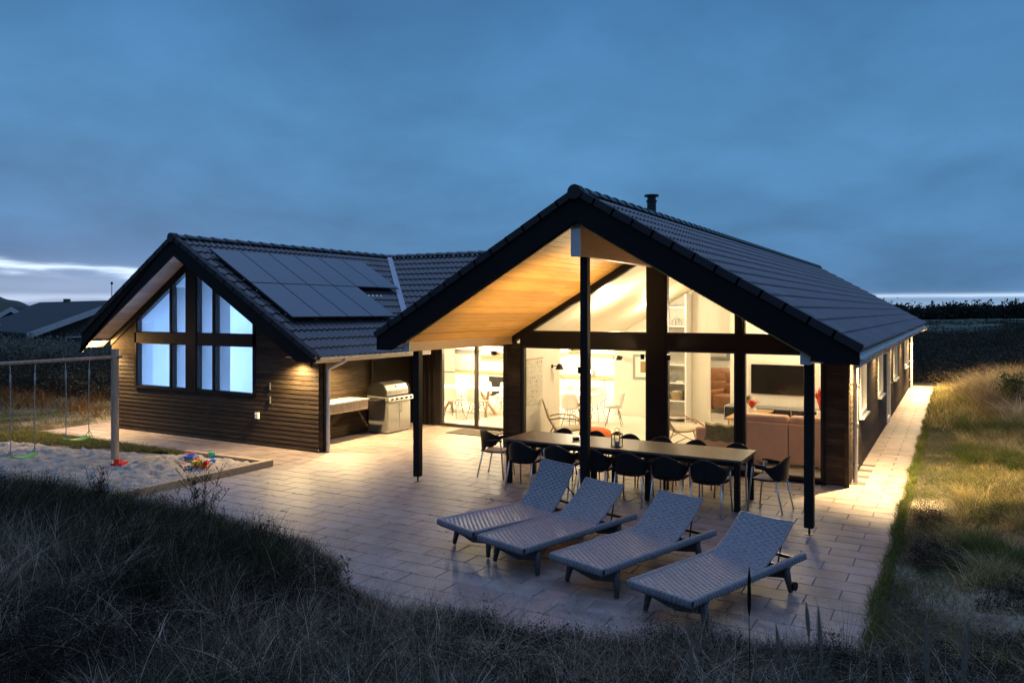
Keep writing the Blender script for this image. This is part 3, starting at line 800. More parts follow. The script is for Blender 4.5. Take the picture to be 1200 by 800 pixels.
gutter((-10.9,14.96,2.24),(-8.55,14.96,2.22),CROOF)
# downpipes
def downpipe(top, wallp, label):
    q = MB(); t = Vector(top); w_ = Vector(wallp)
    q.tube([t, t+Vector((0,0,-.07)), (t+w_)/2+Vector((0,0,-.13)), w_+Vector((0,0,t.z-.24)), w_+Vector((0,0,t.z-.36)), w_+Vector((0,0,.03))], .038, 14)
    for z in (.35,1.15,1.75): q.cyl(w_+Vector((0,0,z)), w_+Vector((0,0,z+.03)), .046, n=14); q.cbox(w_+Vector((-.05,0,z+.015)), (.08,.02,.02))
    o = hp(q, 'downpipe', 'gutter', smooth=False, bevel=0); o['label'] = label
def dp(tx, ty, tz, wx, wy, label):
    q = MB(); r = .038
    pts = [(tx,ty,tz),(tx,ty,tz-.08),(tx*.8+wx*.2,ty*.8+wy*.2,tz-.12),(tx*.2+wx*.8,ty*.2+wy*.8,tz-.22),(wx,wy,tz-.27),(wx,wy,tz-.4),(wx,wy,.02)]
    q.tube(pts, r, 16)
    for z in (.3,1.0,1.65):
        q.tube([(wx,wy,z),(wx,wy,z+.03)], .045, 16); q.cbox((wx-.06,wy,z+.015),(.07,.02,.02))
    o = hp(q, 'downpipe', 'gutter', smooth=True); o['label'] = label
    m = o.modifiers.new('e','EDGE_SPLIT'); m.split_angle = R(50)
dp(-.985, 14.15, 2.32, -1.47, 14.15, 'pale downpipe at the front right corner of the main block')
dp(-.985, 32.7, 2.30, -1.47, 32.7, 'pale downpipe at the far end of the long side wall')
dp(-10.90, 12.15, 1.96, -11.21, 11.97, 'pale downpipe at the right corner of the wing gable')
# chimney
q = MB(); cxx, cyy = -5.15, 0
cyy = 15.6
cz = 0
u_ = (764-CX)/F
# flue on the ridge line at pixel 764
cyy = -XR*(CT+u_*ST)/(ST-u_*CT); cxx = XR-.15
cyy += .4
q.lathe([(.0,4.4),(.085,4.4),(.085,5.20),(.10,5.20),(.10,5.23),(.08,5.24),(.08,5.30),(.135,5.30),(.135,5.33),(.0,5.34)], 24, (cxx,cyy,-.27))
hp(q, 'chimney', 'blackmet', ROOF)
# ---- solar panels on the wing roof
def wing_pt(x, y, off=.09):
    n = Vector((WSR,0,1)).normalized(); return Vector((x, y, zwing(x)))+n*off
def inv_wing(px, py):
    u = (px-CX)/F; v = (YH-py)/F
    dv = Vector((-ST+CT*u, CT+ST*u, v)); # origin (0,0,CH)
    # z = ZW-WSR*(x-XW)+.09
    k = (ZW+.10-WSR*(-XW)*-1*-1) if False else None
    A = ZW+.10+WSR*XW-CH
    t = A/(dv.z+WSR*dv.x)
    return Vector((0,0,CH))+dv*t
def solar(x0, y0, w_=1.02, h_=1.0):
    pass
xt, xm, xb = inv_wing(243,291.5).x, inv_wing(292.6,331.4).x, inv_wing(339,372).x
ya = (inv_wing(243,291.5).y+inv_wing(292.6,331.4).y+inv_wing(339,372).y)/3
pwid = (inv_wing(461,371).y-inv_wing(339,372).y)/4
print('SOLAR', xt, xm, xb, ya, pwid, inv_wing(462,336), inv_wing(421,305))
for row, (x0, x1, n) in enumerate(((xt, xm, 6), (xm, xb, 4))):
    for i in range(n):
        y0, y1 = ya+i*pwid+.008, ya+(i+1)*pwid-.008
        a, b = x0+.008, x1-.008
        nn = Vector((WSR,0,1)).normalized()
        fr = MB(); P = [wing_pt(a,y0), wing_pt(b,y0), wing_pt(b,y1), wing_pt(a,y1)]
        fr.add([*[p+nn*.035 for p in P], *P], [(3,2,1,0),(4,5,6,7),(0,1,5,4),(1,2,6,5),(2,3,7,6),(3,0,4,7)])
        o = hp(fr, 'solar_panel', 'panelframe')
        gl = MB(); e = .012
        P = [wing_pt(a+e,y0+e,.1275), wing_pt(b-e,y0+e,.1275), wing_pt(b-e,y1-e,.1275), wing_pt(a+e,y1-e,.1275)]
        gl.add(P, [(0,1,2,3)]); hp(gl, 'glass', 'panel', o)
q = MB()
for x in (xt+.2, xm-.2, xm+.2, xb-.2):
    n_ = 6 if x < xm else 4
    A, B = wing_pt(x, ya+.02, .06), wing_pt(x, ya+pwid*n_-.02, .06); q.tube([A, B], .022, 6)
hp(q, 'panel_rail', 'alu', WROOF)

# ---- interior shell
q = MB()
clad(q, (-7.85,0,0), EY, (1,0,0), rect(FY+.12,15.9,.03,2.36), flat=True)
clad(q, (0,15.9,0), EX, (0,-1,0), rect(-8.07,-7.85,.03,2.36), flat=True)
clad(q, (-1.72,0,0), EY, (-1,0,0), rect(FY+.12,32.9,.03,2.36), holes=[rect(15.6,16.7,.95,1.98), rect(19.4,20.6,.95,1.98), rect(21.9,23.0,.03,2.05), rect(24.4,25.8,.95,1.98), rect(29.6,31.0,.95,1.98)], flat=True)
zc_ = lambda x: zmain(x)-.50
# rear wall of the living room with door opening, up to the vault
TVY, SHY = 19.1, 20.0
q.box((-8.2,SHY,.03),(-5.55,SHY+.1,2.3))
q.add([(-8.2,SHY,2.3),(-5.55,SHY,2.3),(-5.55,SHY,zc_(-5.55)),(-8.2,SHY,zc_(-8.2))],[(0,1,2,3)])
q.box((-4.80,TVY,.03),(-1.73,TVY+.1,2.30)); q.add([(-4.80,TVY,2.30),(-1.73,TVY,2.30),(-1.73,TVY,zc_(-1.73)+.2),(-4.80,TVY,zc_(-4.80))],[(0,1,2,3)])
q.box((-4.80,TVY+.1,.03),(-4.70,SHY+.1,4.0))
q.add([(-5.55,SHY,2.15),(-4.80,SHY,2.15),(-4.80,SHY,4.15),(-5.55,SHY,zc_(-5.55))],[(0,1,2,3)])
q.add([(-7.8,24.45,.03),(-1.73,24.45,.03),(-1.73,24.45,zc_(-1.73)),(XR,24.45,zc_(XR)),(-7.8,24.45,zc_(-7.8))],[(0,1,2,3,4)])
q.box((-7.2,SHY+.11,.03),(-7.1,24.4,2.6))
# kitchen block shell
q.box((-14.84,21.55,.03),(-8.1,21.65,2.355)); q.box((-14.95,DY+.13,.03),(-14.85,21.6,2.355))
q.box((-8.2,SHY+.1,.03),(-8.1,21.54,2.355))
q.box((-14.9,DY+.08,.03),(-11.31,DY+.12,2.36)); q.box((-9.19,DY+.08,.03),(-8.07,DY+.12,2.36))
hp(q, 'interior_wall', 'inwall')
q = MB()
deck(q, [(-7.85,FY+.12,zc_(-7.85)),(XR,FY+.12,zc_(XR)),(XR,24.5,zc_(XR)),(-7.85,24.5,zc_(-7.85))], .02)
deck(q, [(XR,FY+.12,zc_(XR)),(-1.72,FY+.12,zc_(-1.72)),(-1.72,24.5,zc_(-1.72)),(XR,24.5,zc_(XR))], .02)
q.box((-14.9,DY+.1,2.36),(-8.0,21.6,2.40)); q.box((-8.0,15.9,2.34),(-7.85,20.0,2.75))
q.box((-7.9,24.5,2.36),(-1.6,33,2.40))
for x in (-7.2,-6.2,-5.2,-4.2,-3.2,-2.4): pass
hp(q, 'interior_ceiling', 'inceil')
q = MB(); q.box((-14.9,DY+.02,-.02),(-7.9,21.6,.03)); q.box((-7.9,FY+.02,-.02),(-1.6,33,.03)); q.box((-8.05,15.9,-.02),(-7.85,20,.031))
hp(q, 'interior_floor', 'infloor')
# pool room in the wing
q = MB()
PR = (-18.05,-12.4,WY+.14,16.9)
clad(q, (0,WY+.12,0), EX, (0,1,0), [(-18.1,.03),(-12.35,.03),(-12.35,2.2),(XW,ZW-.55),(-18.1,2.2)], holes=[[(-17.2,2.38),(-13.2,2.38),(-13.2,wl(-13.2)+.0),(XW,ZW-.62),(-17.2,wl(-17.2))], rect(-17.2,-13.2,1.10,2.13)], flat=True)
q.box((PR[0]-.05,PR[2],.03),(PR[0],PR[3],2.5)); q.box((PR[1],PR[2],.03),(PR[1]+.04,PR[3],2.6)); q.add([(PR[0],PR[3],.03),(PR[1],PR[3],.03),(PR[1],PR[3],zwing(PR[1])-.5),(XW,PR[3],ZW-.5),(PR[0],PR[3],zwing(PR[0])-.5)],[(0,1,2,3,4)])
zi = lambda x: zwing(x)-.52
deck(q, [(PR[0],PR[2]-.02,zi(PR[0])),(XW,PR[2]-.02,zi(XW)),(XW,PR[3]+.05,zi(XW)),(PR[0],PR[3]+.05,zi(PR[0]))], .02)
deck(q, [(XW,PR[2]-.02,zi(XW)),(PR[1],PR[2]-.02,zi(PR[1])),(PR[1],PR[3]+.05,zi(PR[1])),(XW,PR[3]+.05,zi(XW))], .02)
q.box((PR[0],PR[2],.0),(PR[1],PR[3],.03))
for X_ in (-17.24,-15.94,-15.37,-15.06,-14.46,-13.16): q.box((X_-.03,WY+.13,1.05),(X_+.03,WY+.42,2.15)); q.box((X_-.03,WY+.13,2.36),(X_+.03,WY+.42,wl(X_)-.03))
q.box((-17.24,WY+.13,2.2),(-13.16,WY+.40,2.34)); q.box((-15.9,15.2,.03),(-15.8,PR[3],2.7))
hp(q, 'pool_room_lining', 'poolwall')

# ---- outdoor lamps under the eaves (the fittings)
LAMPS = [(-1.28,14.25,2.245),(-1.28,18.6,2.245),(-1.28,23.4,2.245),(-1.28,27.6,2.245),(-1.28,32.0,2.245),
         (-11.55,13.0,1.955),(-11.75,11.55,1.97),(-18.35,11.55,2.17),(-18.4,15.5,2.16),(-10.2,15.45,2.12)]
for (x, y, z) in LAMPS:
    q = MB(); q.lathe([(.0,0),(.045,0),(.05,.0),(.05,.035),(.0,.035)], 16, (x,y,z-.034)); o = hp(q, 'eaves_lamp', 'white')
    q = MB(); q.lathe([(.0,0),(.034,.0)], 16, (x,y,z-.036)); hp(q, 'lens', 'lampglow', o)
# socket and taps on the wing wall
q = MB(); x_, _ = xat(303.5, WY), 0; q.box((x_-.05,WY-.075,.58),(x_+.05,WY-.02,.72)); o = hp(q, 'socket', 'white', bevel=.006)
q = MB(); q.box((x_-.035,WY-.081,.60),(x_+.035,WY-.074,.64)); q.box((x_-.035,WY-.081,.66),(x_+.035,WY-.074,.70)); hp(q, 'socket_flap', 'cream', o)
for px, z in ((318,1.22),(318,.93)): x_ = xat(px, WY); q = MB(); q.box((x_-.012,WY-.05,z),(x_+.012,WY-.02,z+.15)); hp(q, 'wall_hook', 'steel')

# ============================================================ LIGHTS
def light(kind, name, loc, power, col, size=.1, rot=None, spot=None, blend=.6, sx=None, sy=None):
    l = bpy.data.lights.new(name, kind); l.energy = power; l.color = col
    if kind == 'AREA': l.shape = 'RECTANGLE'; l.size = sx; l.size_y = sy
    elif kind == 'SPOT': l.spot_size = R(spot); l.spot_blend = blend; l.shadow_soft_size = size
    else: l.shadow_soft_size = size
    o = bpy.data.objects.new(name, l); C.objects.link(o); o.location = loc
    if rot: o.rotation_euler = rot
    return o
WARM = (1,.71,.32); INW = (1,.83,.56)
for (x, y, z), p, rx in zip(LAMPS, (2600,420,420,1400,4200, 1000,620,900,1500,900), (0,0,0,0,0,0,10,10,0,0)):
    tilt = (0, R(-12 if y < 25 else -34), 0) if x > -2 else ((R(-rx), 0, 0) if x > -18.38 else (0, R(32), 0))
    light('SPOT', 'eaves_spot', (x,y,z-.05), p, WARM, .03, tilt, 150, .8)
    light('POINT', 'eaves_spill', (x,y,z-.07), p*({(-18.35,11.55):.10, (-11.75,11.55):.004, (-18.4,15.5):.004}.get((x,y), .02)), WARM if y != 11.55 else (1,.55,.18), .03)
# invented uplights, added on the centre and king posts to brighten the pine soffit
for (x, y, z), tgt, p in (((-4.97,10.76,2.05),(-6.7,12.2,3.25),300),((-5.06,13.70,2.10),(-7.0,11.8,3.1),230),((-4.56,13.70,2.10),(-3.2,12.0,3.2),70)):
    q = MB(); q.cyl((x,y,z-.10),(x,y,z),.035,n=18); fx = hp(q, 'added_uplight', 'black'); q = MB(); q.cyl((x,y,z-.002),(x,y,z+.003),.028,n=18); hp(q, 'lens', 'addedlamp', fx)
    d_ = (Vector(tgt)-Vector((x,y,z))).to_track_quat('-Z','Y').to_euler(); light('SPOT', 'added_soffit_spot', (x,y,z+.03), p*1.15, (1,.74,.34), .03, d_, 125, 1.0)
for (x, y, z, p) in [(-6.3,15.4,2.9,105),(-3.3,16.4,2.7,95),(-6.4,18.4,2.9,70),(-3.2,18.2,2.6,55)]:
    light('POINT', 'living_room_light', (x,y,z), p, INW, .12)
for (x, y, p) in [(-12.6,17.4,250),(-10.3,17.6,250),(-9.4,20.2,270),(-13.4,20.2,250)]:
    light('POINT', 'kitchen_light', (x,y,2.15), p, INW, .1)
light('POINT', 'rear_room_light', (-5.1,22.0,2.3), 130, INW, .1)
light('POINT', 'bedroom_light', (-3.2,27.5,2.0), 60, INW, .1)
light('AREA', 'pool_room_light', (-15.2,14.4,3.3), 300, (.32,.53,1.0), rot=(0,0,0), sx=4.2, sy=3.2)
light('POINT', 'pool_room_fill', (-16.6,14.8,1.2), 110, (.34,.55,1.0), .2)
sun = bpy.data.lights.new('sun', 'SUN'); sun.energy = .16; sun.angle = R(40); sun.color = (.55,.72,1)
so = bpy.data.objects.new('sun', sun); C.objects.link(so); so.rotation_euler = (R(50), 0, R(35))

# ============================================================ WORLD
wd = bpy.data.worlds.new('World'); sc.world = wd; wd.use_nodes = True
nt = wd.node_tree; nt.nodes.clear()
out = N(nt, 'ShaderNodeOutputWorld'); bg = N(nt, 'ShaderNodeBackground'); L(nt, bg.outputs[0], out.inputs[0])
tc = N(nt, 'ShaderNodeTexCoord'); sp = N(nt, 'ShaderNodeSeparateXYZ'); L(nt, tc.outputs['Generated'], sp.inputs[0])
def mth(op, a, b=None, c=None):
    n = N(nt, 'ShaderNodeMath', operation=op)
    for i, v in enumerate((a, b, c)):
        if v is None: continue
        if isinstance(v, (int, float)): n.inputs[i].default_value = v
        else: L(nt, v, n.inputs[i])
    return n.outputs[0]
hor = mth('SQRT', mth('ADD', mth('MULTIPLY', sp.outputs[0], sp.outputs[0]), mth('MULTIPLY', sp.outputs[1], sp.outputs[1])))
el = mth('ARCTAN2', sp.outputs[2], hor)              # elevation, radians
az = mth('ARCTAN2', sp.outputs[0], sp.outputs[1])    # 0 = +Y, positive towards +X
# cloud layer: project on a plane overhead
den = mth('ADD', mth('MAXIMUM', sp.outputs[2], 0.0), .30)
cx_ = mth('DIVIDE', sp.outputs[0], den); cy_ = mth('DIVIDE', sp.outputs[1], den)
cv = N(nt, 'ShaderNodeCombineXYZ'); L(nt, cx_, cv.inputs[0]); L(nt, cy_, cv.inputs[1])
cn = N(nt, 'ShaderNodeTexNoise'); cn.inputs['Scale'].default_value = 1.9; cn.inputs['Detail'].default_value = 7; cn.inputs['Roughness'].default_value = .5; cn.inputs['Distortion'].default_value = .25
L(nt, cv.outputs[0], cn.inputs['Vector'])
cn2 = N(nt, 'ShaderNodeTexNoise'); cn2.inputs['Scale'].default_value = 9.0; cn2.inputs['Detail'].default_value = 6; cn2.inputs['Roughness'].default_value = .6
L(nt, cv.outputs[0], cn2.inputs['Vector'])
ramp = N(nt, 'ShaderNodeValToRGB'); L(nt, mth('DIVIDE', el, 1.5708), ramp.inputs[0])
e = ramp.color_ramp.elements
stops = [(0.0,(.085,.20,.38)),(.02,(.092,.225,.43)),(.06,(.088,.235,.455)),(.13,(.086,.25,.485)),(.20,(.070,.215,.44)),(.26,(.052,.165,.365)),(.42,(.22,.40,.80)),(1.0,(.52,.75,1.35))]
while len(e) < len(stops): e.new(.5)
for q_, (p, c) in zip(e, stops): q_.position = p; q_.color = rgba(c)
mod = N(nt, 'ShaderNodeMapRange'); mod.inputs[1].default_value = .32; mod.inputs[2].default_value = .68; mod.inputs[3].default_value = .85; mod.inputs[4].default_value = 1.17
L(nt, cn.outputs['Fac'], mod.inputs[0])
mod2 = N(nt, 'ShaderNodeMapRange'); mod2.inputs[1].default_value = .3; mod2.inputs[2].default_value = .7; mod2.inputs[3].default_value = .97; mod2.inputs[4].default_value = 1.03
L(nt, cn2.outputs['Fac'], mod2.inputs[0])
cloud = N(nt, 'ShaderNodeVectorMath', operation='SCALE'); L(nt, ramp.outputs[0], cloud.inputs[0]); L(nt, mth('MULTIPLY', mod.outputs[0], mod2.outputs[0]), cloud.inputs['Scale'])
# breaks in the cloud near the horizon
wob = N(nt, 'ShaderNodeTexNoise'); wob.inputs['Scale'].default_value = 3.0; wob.inputs['Detail'].default_value = 6
av = N(nt, 'ShaderNodeCombineXYZ'); L(nt, mth('MULTIPLY', az, 2.2), av.inputs[0]); L(nt, mth('MULTIPLY', el, 16.0), av.inputs[1])
L(nt, av.outputs[0], wob.inputs['Vector'])
wb = mth('MULTIPLY', mth('SUBTRACT', wob.outputs['Fac'], .5), 1.0)
def band(a0, a1, soft, e0, slope, sig, amp, wamp):
    # window in azimuth times a gaussian in elevation
    wl_ = N(nt, 'ShaderNodeMapRange', interpolation_type='SMOOTHSTEP'); wl_.inputs[1].default_value = R(a0-soft); wl_.inputs[2].default_value = R(a0+soft); L(nt, az, wl_.inputs[0])
    wr = N(nt, 'ShaderNodeMapRange', interpolation_type='SMOOTHSTEP'); wr.inputs[1].default_value = R(a1-soft); wr.inputs[2].default_value = R(a1+soft); wr.inputs[3].default_value = 1; wr.inputs[4].default_value = 0; L(nt, az, wr.inputs[0])
    c0 = mth('ADD', mth('MULTIPLY', mth('SUBTRACT', az, R((a0+a1)/2)), slope), R(e0))
    x = mth('DIVIDE', mth('SUBTRACT', mth('ADD', el, mth('MULTIPLY', wb, R(wamp))), c0), R(sig))
    g = mth('POWER', 2.718, mth('MULTIPLY', mth('MULTIPLY', x, x), -1.0))
    return mth('MULTIPLY', mth('MULTIPLY', mth('MULTIPLY', wl_.outputs[0], wr.outputs[0]), g), amp)
b1 = mth('ADD', mth('ADD', band(-76,-54.8,.8, 3.0,-.06,.24,.85,2.2), band(-90,-53,3,1.6,0,1.2,.20,1.6)), band(-66,-54,1.2,.75,0,.30,.42,1.2))
b2 = mth('ADD', band(-5.5,40,1.4, .98,0,.13,.55,.12), band(-9,60,2.5,.2,0,.75,.30,.2))
tot = mth('MULTIPLY', mth('ADD', b1, b2), mth('MULTIPLY_ADD', wob.outputs['Fac'], 1.1, .45))
gl = N(nt, 'ShaderNodeMixRGB', blend_type='ADD'); gl.inputs[0].default_value = 1
gc = N(nt, 'ShaderNodeVectorMath', operation='SCALE'); gc.inputs[0].default_value = (.74,.84,.95); L(nt, tot, gc.inputs['Scale'])
# twilight air behind the cloud
sky = N(nt, 'ShaderNodeTexSky', sky_type='NISHITA'); sky.sun_disc = False; sky.sun_elevation = R(.5); sky.sun_rotation = R(-60)
ns = N(nt, 'ShaderNodeVectorMath', operation='SCALE'); L(nt, sky.outputs[0], ns.inputs[0]); ns.inputs['Scale'].default_value = .004
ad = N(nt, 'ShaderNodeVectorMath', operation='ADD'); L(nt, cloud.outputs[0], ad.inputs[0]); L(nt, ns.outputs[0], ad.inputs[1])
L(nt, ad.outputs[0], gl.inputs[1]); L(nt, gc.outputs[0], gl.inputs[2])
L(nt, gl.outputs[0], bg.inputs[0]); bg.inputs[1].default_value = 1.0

# ============================================================ OUTDOOR FURNITURE
def weave(u, v, pu, pv, amp):
    j = math.floor(v/pv); fv = abs(math.sin(PI*v/pv))
    return amp*fv*(.55+.45*math.cos(PI*(u/pu)+PI*(j % 2)))
LW, LL, LP = .335, 2.0, 1.26
def make_lounger():
    t = thing('sun_lounger', '', 'sun lounger')
    # seat: woven surface, dished, rolled over the foot end
    mb = MB(); n_u, n_v = 72, 220
    def seat(a, b):
        x = -LW+2*LW*a; s = b*(LP+.09)
        if s < .09:
            q = s/.09; y = .012-.0*q; z = .355-.075*(1-q)-.0; y = .0+.02*(q**2)
        else: y = .02+(s-.09); z = .355
        dish = -.012*(1-(x/LW)**2)*min(1, max(0, (s-.09)/.3))
        return (x, y, z+dish+weave(x, s, .05, .030, .011)-.005)
    mb.grid(seat, n_u, n_v); o = mb.build('seat', 'wicker', t, smooth=True)
    # frame rails
    mb = MB()
    for sx in (-1, 1):
        m_v = 200
        def rail(a, b, sx=sx):
            y = b*LL; ang = 2*PI*a
            cxs = .5*abs(math.cos(ang))**.5*(1 if math.cos(ang) > 0 else -1)*.055
            czs = .5*abs(math.sin(ang))**.5*(1 if math.sin(ang) > 0 else -1)*.095
            k = 1+.16*math.sin(2*PI*(y/.045)+ang*2)
            return (sx*(LW+.012)+cxs*k, y, .325+czs*k*.74)
        mb.grid(rail, 14, m_v)
        mb.cbox((sx*(LW+.012),LL,.325),(.05,.006,.064))
    def front(a, b):
        x = -LW-.03+2*(LW+.03)*b; ang = 2*PI*a
        c = .5*abs(math.cos(ang))**.5*(1 if math.cos(ang) > 0 else -1)*.05
        s_ = .5*abs(math.sin(ang))**.5*(1 if math.sin(ang) > 0 else -1)*.095
        k = 1+.16*math.sin(2*PI*(x/.045)+ang*2)
        return (x, .0+c*k, .322+s_*k*.74)
    mb.grid(front, 14, 80)
    mb.build('frame', 'wicker', t, smooth=True)
    mb = MB()
    for y in (LP+.02, LP+.36, LL-.04): mb.cbox((0,y,.29),(2*LW,.035,.03))
    mb.build('crossbar', 'blackmet', t)
    for y, sl_ in ((.26, -1), (1.70, 1)):
        mb = MB()
        P = [(-LW+.03,.275),(LW-.03,.275),(LW-.05,.15),(0,.10),(-LW+.05,.15)]
        mb.prism(P, lambda p, w_, y=y: (p[0], y+w_, p[1]), -.012, .012); mb.build('apron', 'wickerdk', t)
        for sx in (-1, 1):
            mb = MB(); mb.tube([(sx*(LW-.035),y,.29),(sx*(LW-.015),y+.01*sl_,.16),(sx*(LW+.005),y+.035*sl_,.012)], [.042,.036,.024], 10)
            lg = mb.build('leg', 'wickerdk', t, smooth=True)
            if sl_ > 0:
                mb = MB(); mb.cyl((sx*(LW+.03),y+.05,.075),(sx*(LW+.055),y+.05,.075),.045,n=18); mb.build('wheel', 'black', lg)
    # backrest, built flat at the hinge; rotated per chair
    hinge = bpy.data.objects.new('backrest', None)
    mb = MB(); BL = .68; bw = LW-.035
    def front_(a, b):
        x = -bw+2*bw*a; y = b*BL
        cur = .030*((b)**3)-.020*math.sin(PI*b); dish = -.014*(1-(x/bw)**2)
        return (x, y, cur+dish+weave(x, y, .05, .030, .011))
    def back_(a, b):
        x, y, z = front_(1-a, b); x = bw-2*bw*a; cur = .030*((b)**3)-.020*math.sin(PI*b)
        return (x, y, cur-.014*(1-(x/bw)**2)-.026)
    mb.grid(front_, 72, 125); mb.grid(back_, 12, 20)
    ob = mb.build('backrest', 'wicker', t, smooth=True, off=(0,LP,.345))
    e = MB()
    for sx in (-1, 1): e.tube([(sx*bw, BL*k/10, .030*(k/10)**3-.020*math.sin(PI*k/10)-.008) for k in range(11)], .014, 8)
    for k in (0, 10): e.tube([(-bw+2*bw*i/8, BL*k/10, .030*(k/10)**3-.014*(1-(-1+2*i/8)**2)-.008) for i in range(9)], .014, 8)
    e.build('edging', 'wicker', ob, smooth=True)
    bpy.data.objects.remove(hinge)
    mb = MB(); mb.tube([(-.26,0,0),(.26,0,0)], .008, 8)
    for sx in (-1, 1): mb.tube([(sx*.26,0,0),(sx*.26,-1,0)], .009, 8)
    st = mb.build('support_strut', 'blackmet', t)
    return t
def pose_lounger(t, ang):
    ch = {c.name.split('.')[0]: c for c in t.children}
    ch['backrest'].rotation_euler = (R(ang), 0, 0)
    y = LP+.46*math.cos(R(ang)); z = .345+.46*math.sin(R(ang))-.075; y += .03
    fy, fz = LP+.36+.30*(ang > 45), .30
    s = ch['support_strut']; s.location = (0, y, z)
    d = math.hypot(fy-y, z-fz); s.scale = (1, d, 1); s.rotation_euler = (math.atan2(z-fz, -(y-fy))-0 if False else math.atan2(-(fz-z), -(fy-y)) , 0, 0)
L0 = make_lounger()
GL = 'wicker sun loungers in a row on the patio'
spots = [((504.6,610),(569,624.0),69.5,52,'wicker sun lounger at the left end of the row, with the steepest backrest'),
         ((557.5,627.6),(623,645),74.5,33,'wicker sun lounger, second from the left, between the steep-backed one and the two right ones'),
         ((648.7,647.5),(709,671),73.0,33,'wicker sun lounger with low backrest, third from the left in the row'),
         ((741.0,680.5),(811,706),71.5,29,'wicker sun lounger at the right end of the row, nearest the right terrace post')]
for i, (a, b, hd, ang, lab) in enumerate(spots):
    A = Vector(at(a[0]-2, a[1]-2, .355)); B = Vector(at(b[0]-2, b[1]-2, .355)); mid = (A+B)/2
    o = L0 if i == 0 else dup(L0, (0,0,0), 0, lab)
    o.location = (mid.x, mid.y, 0); o.rotation_euler = (0,0,R(hd-90)); tag(o, lab, 'sun lounger', GL)
    pose_lounger(o, ang)

# ---- dining table
t = thing('dining_table', 'long outdoor dining table with brown slab top and black legs under the terrace roof', 'table', (-4.65,11.78,0))
TX, TY = 1.97, .50
q = MB(); q.box((-TX,-TY,.715),(TX,TY,.75)); q.build('tabletop', 'tabletop', t, bevel=.005)
q = MB(); q.box((-TX+.04,-TY+.05,.645),(TX-.04,-TY+.08,.714)); q.box((-TX+.04,TY-.08,.645),(TX-.04,TY-.05,.714))
q.box((-TX+.04,-TY+.08,.645),(-TX+.07,TY-.08,.714)); q.box((TX-.07,-TY+.08,.645),(TX-.04,TY-.08,.714)); q.build('apron', 'black', t)
for x in (-TX+.07, -.35, .55, TX-.07):
    for y in (-TY+.07, TY-.07):
        q = MB(); q.box((x-.04,y-.04,0),(x+.04,y+.04,.70)); q.build('leg', 'black', t, bevel=.004)
# ---- chairs
def make_chair():
    t = thing('patio_chair', '', 'chair')
    q = MB()
    def seat(a, b):
        x = (-.225+.45*a); y = -.22+.44*b
        ed = 1-.10*(2*b-1)**2
        return (x*ed*(1.03-.08*b), y, .445+.018*((2*a-1)**2)-.012*math.sin(PI*b)+.01*(1-b)**4*-1)
    q.grid(seat, 14, 14); q.build('seat', 'black', t, smooth=True, solid=.022)
    q = MB(); q.box((-.19,-.18,.452),(.19,.17,.470)); q.build('seat_pad', 'cushion', t, bevel=.008)
    q = MB()
    def shell(a, b):
        th = R(-118+236*a); k = abs(2*a-1)       # 0 at the back centre
        top = .655+.145*(.5+.5*math.cos(min(1, k/.62)*PI)); bot = .47+.145*sm(np.array((k-.42)/.35)).item()
        rx, ry = .275, .255
        z = bot+(top-bot)*b; fl = 1+.10*b*(1-k)
        return (math.sin(th)*rx*fl*1.0, .0-.0+math.cos(th)*ry*fl*-1*-1+.0, z)
    q.grid(shell, 36, 10); q.build('backrest', 'black', t, smooth=True, solid=.016)
    for sx in (-1, 1):
        q = MB(); q.tube([(sx*.235,-.17,.655),(sx*.228,-.19,.45),(sx*.245,-.235,.0)], [.014,.0135,.011], 10); q.build('leg', 'alu', t, smooth=True)
        q = MB(); q.tube([(sx*.215,.17,.46),(sx*.235,.27,.0)], [.0135,.011], 10); q.build('leg', 'alu', t, smooth=True)
        q = MB(); q.tube([(sx*.262,-.205+.05*k,.660+.006*math.sin(k)) for k in range(6)], [.016]*6, 8); q.build('armrest', 'black', t, smooth=True)
    return t
C0 = make_chair(); first = [True]
GC = 'black patio chairs round the long table'
def chair(x, y, rz, lab):
    if first[0]: o = C0; first[0] = False; o.location = (x,y,0); o.rotation_euler = (0,0,rz); tag(o, lab, 'chair', GC)
    else: o = dup(C0, (x,y,0), rz, lab, GC)
    return o
# backrest lies at local +Y; near-side chairs face +Y so are turned by pi
near_x = [-6.12,-5.46,-4.86,-4.26,-3.67,-3.08]
ordn = ['first','second','third','fourth','fifth','sixth']
for i, x in enumerate(near_x):
    chair(x, 11.16+rnd.uniform(-.03,.03), PI+rnd.uniform(-.06,.06), f'black patio chair on the lounger side of the long table, {ordn[i]} from the left')
for i, x in enumerate(near_x):
    chair(x+rnd.uniform(-.03,.08), 12.26+rnd.uniform(-.03,.03), rnd.uniform(-.06,.06), f'black patio chair on the window side of the long table, {ordn[i]} from the left')
chair(-7.02, 11.72, PI/2+.12, 'black patio chair alone at the left head of the long table')
chair(-2.38, 11.75, -PI/2-.15, 'black patio chair with pale seat pad alone at the right head of the long table')
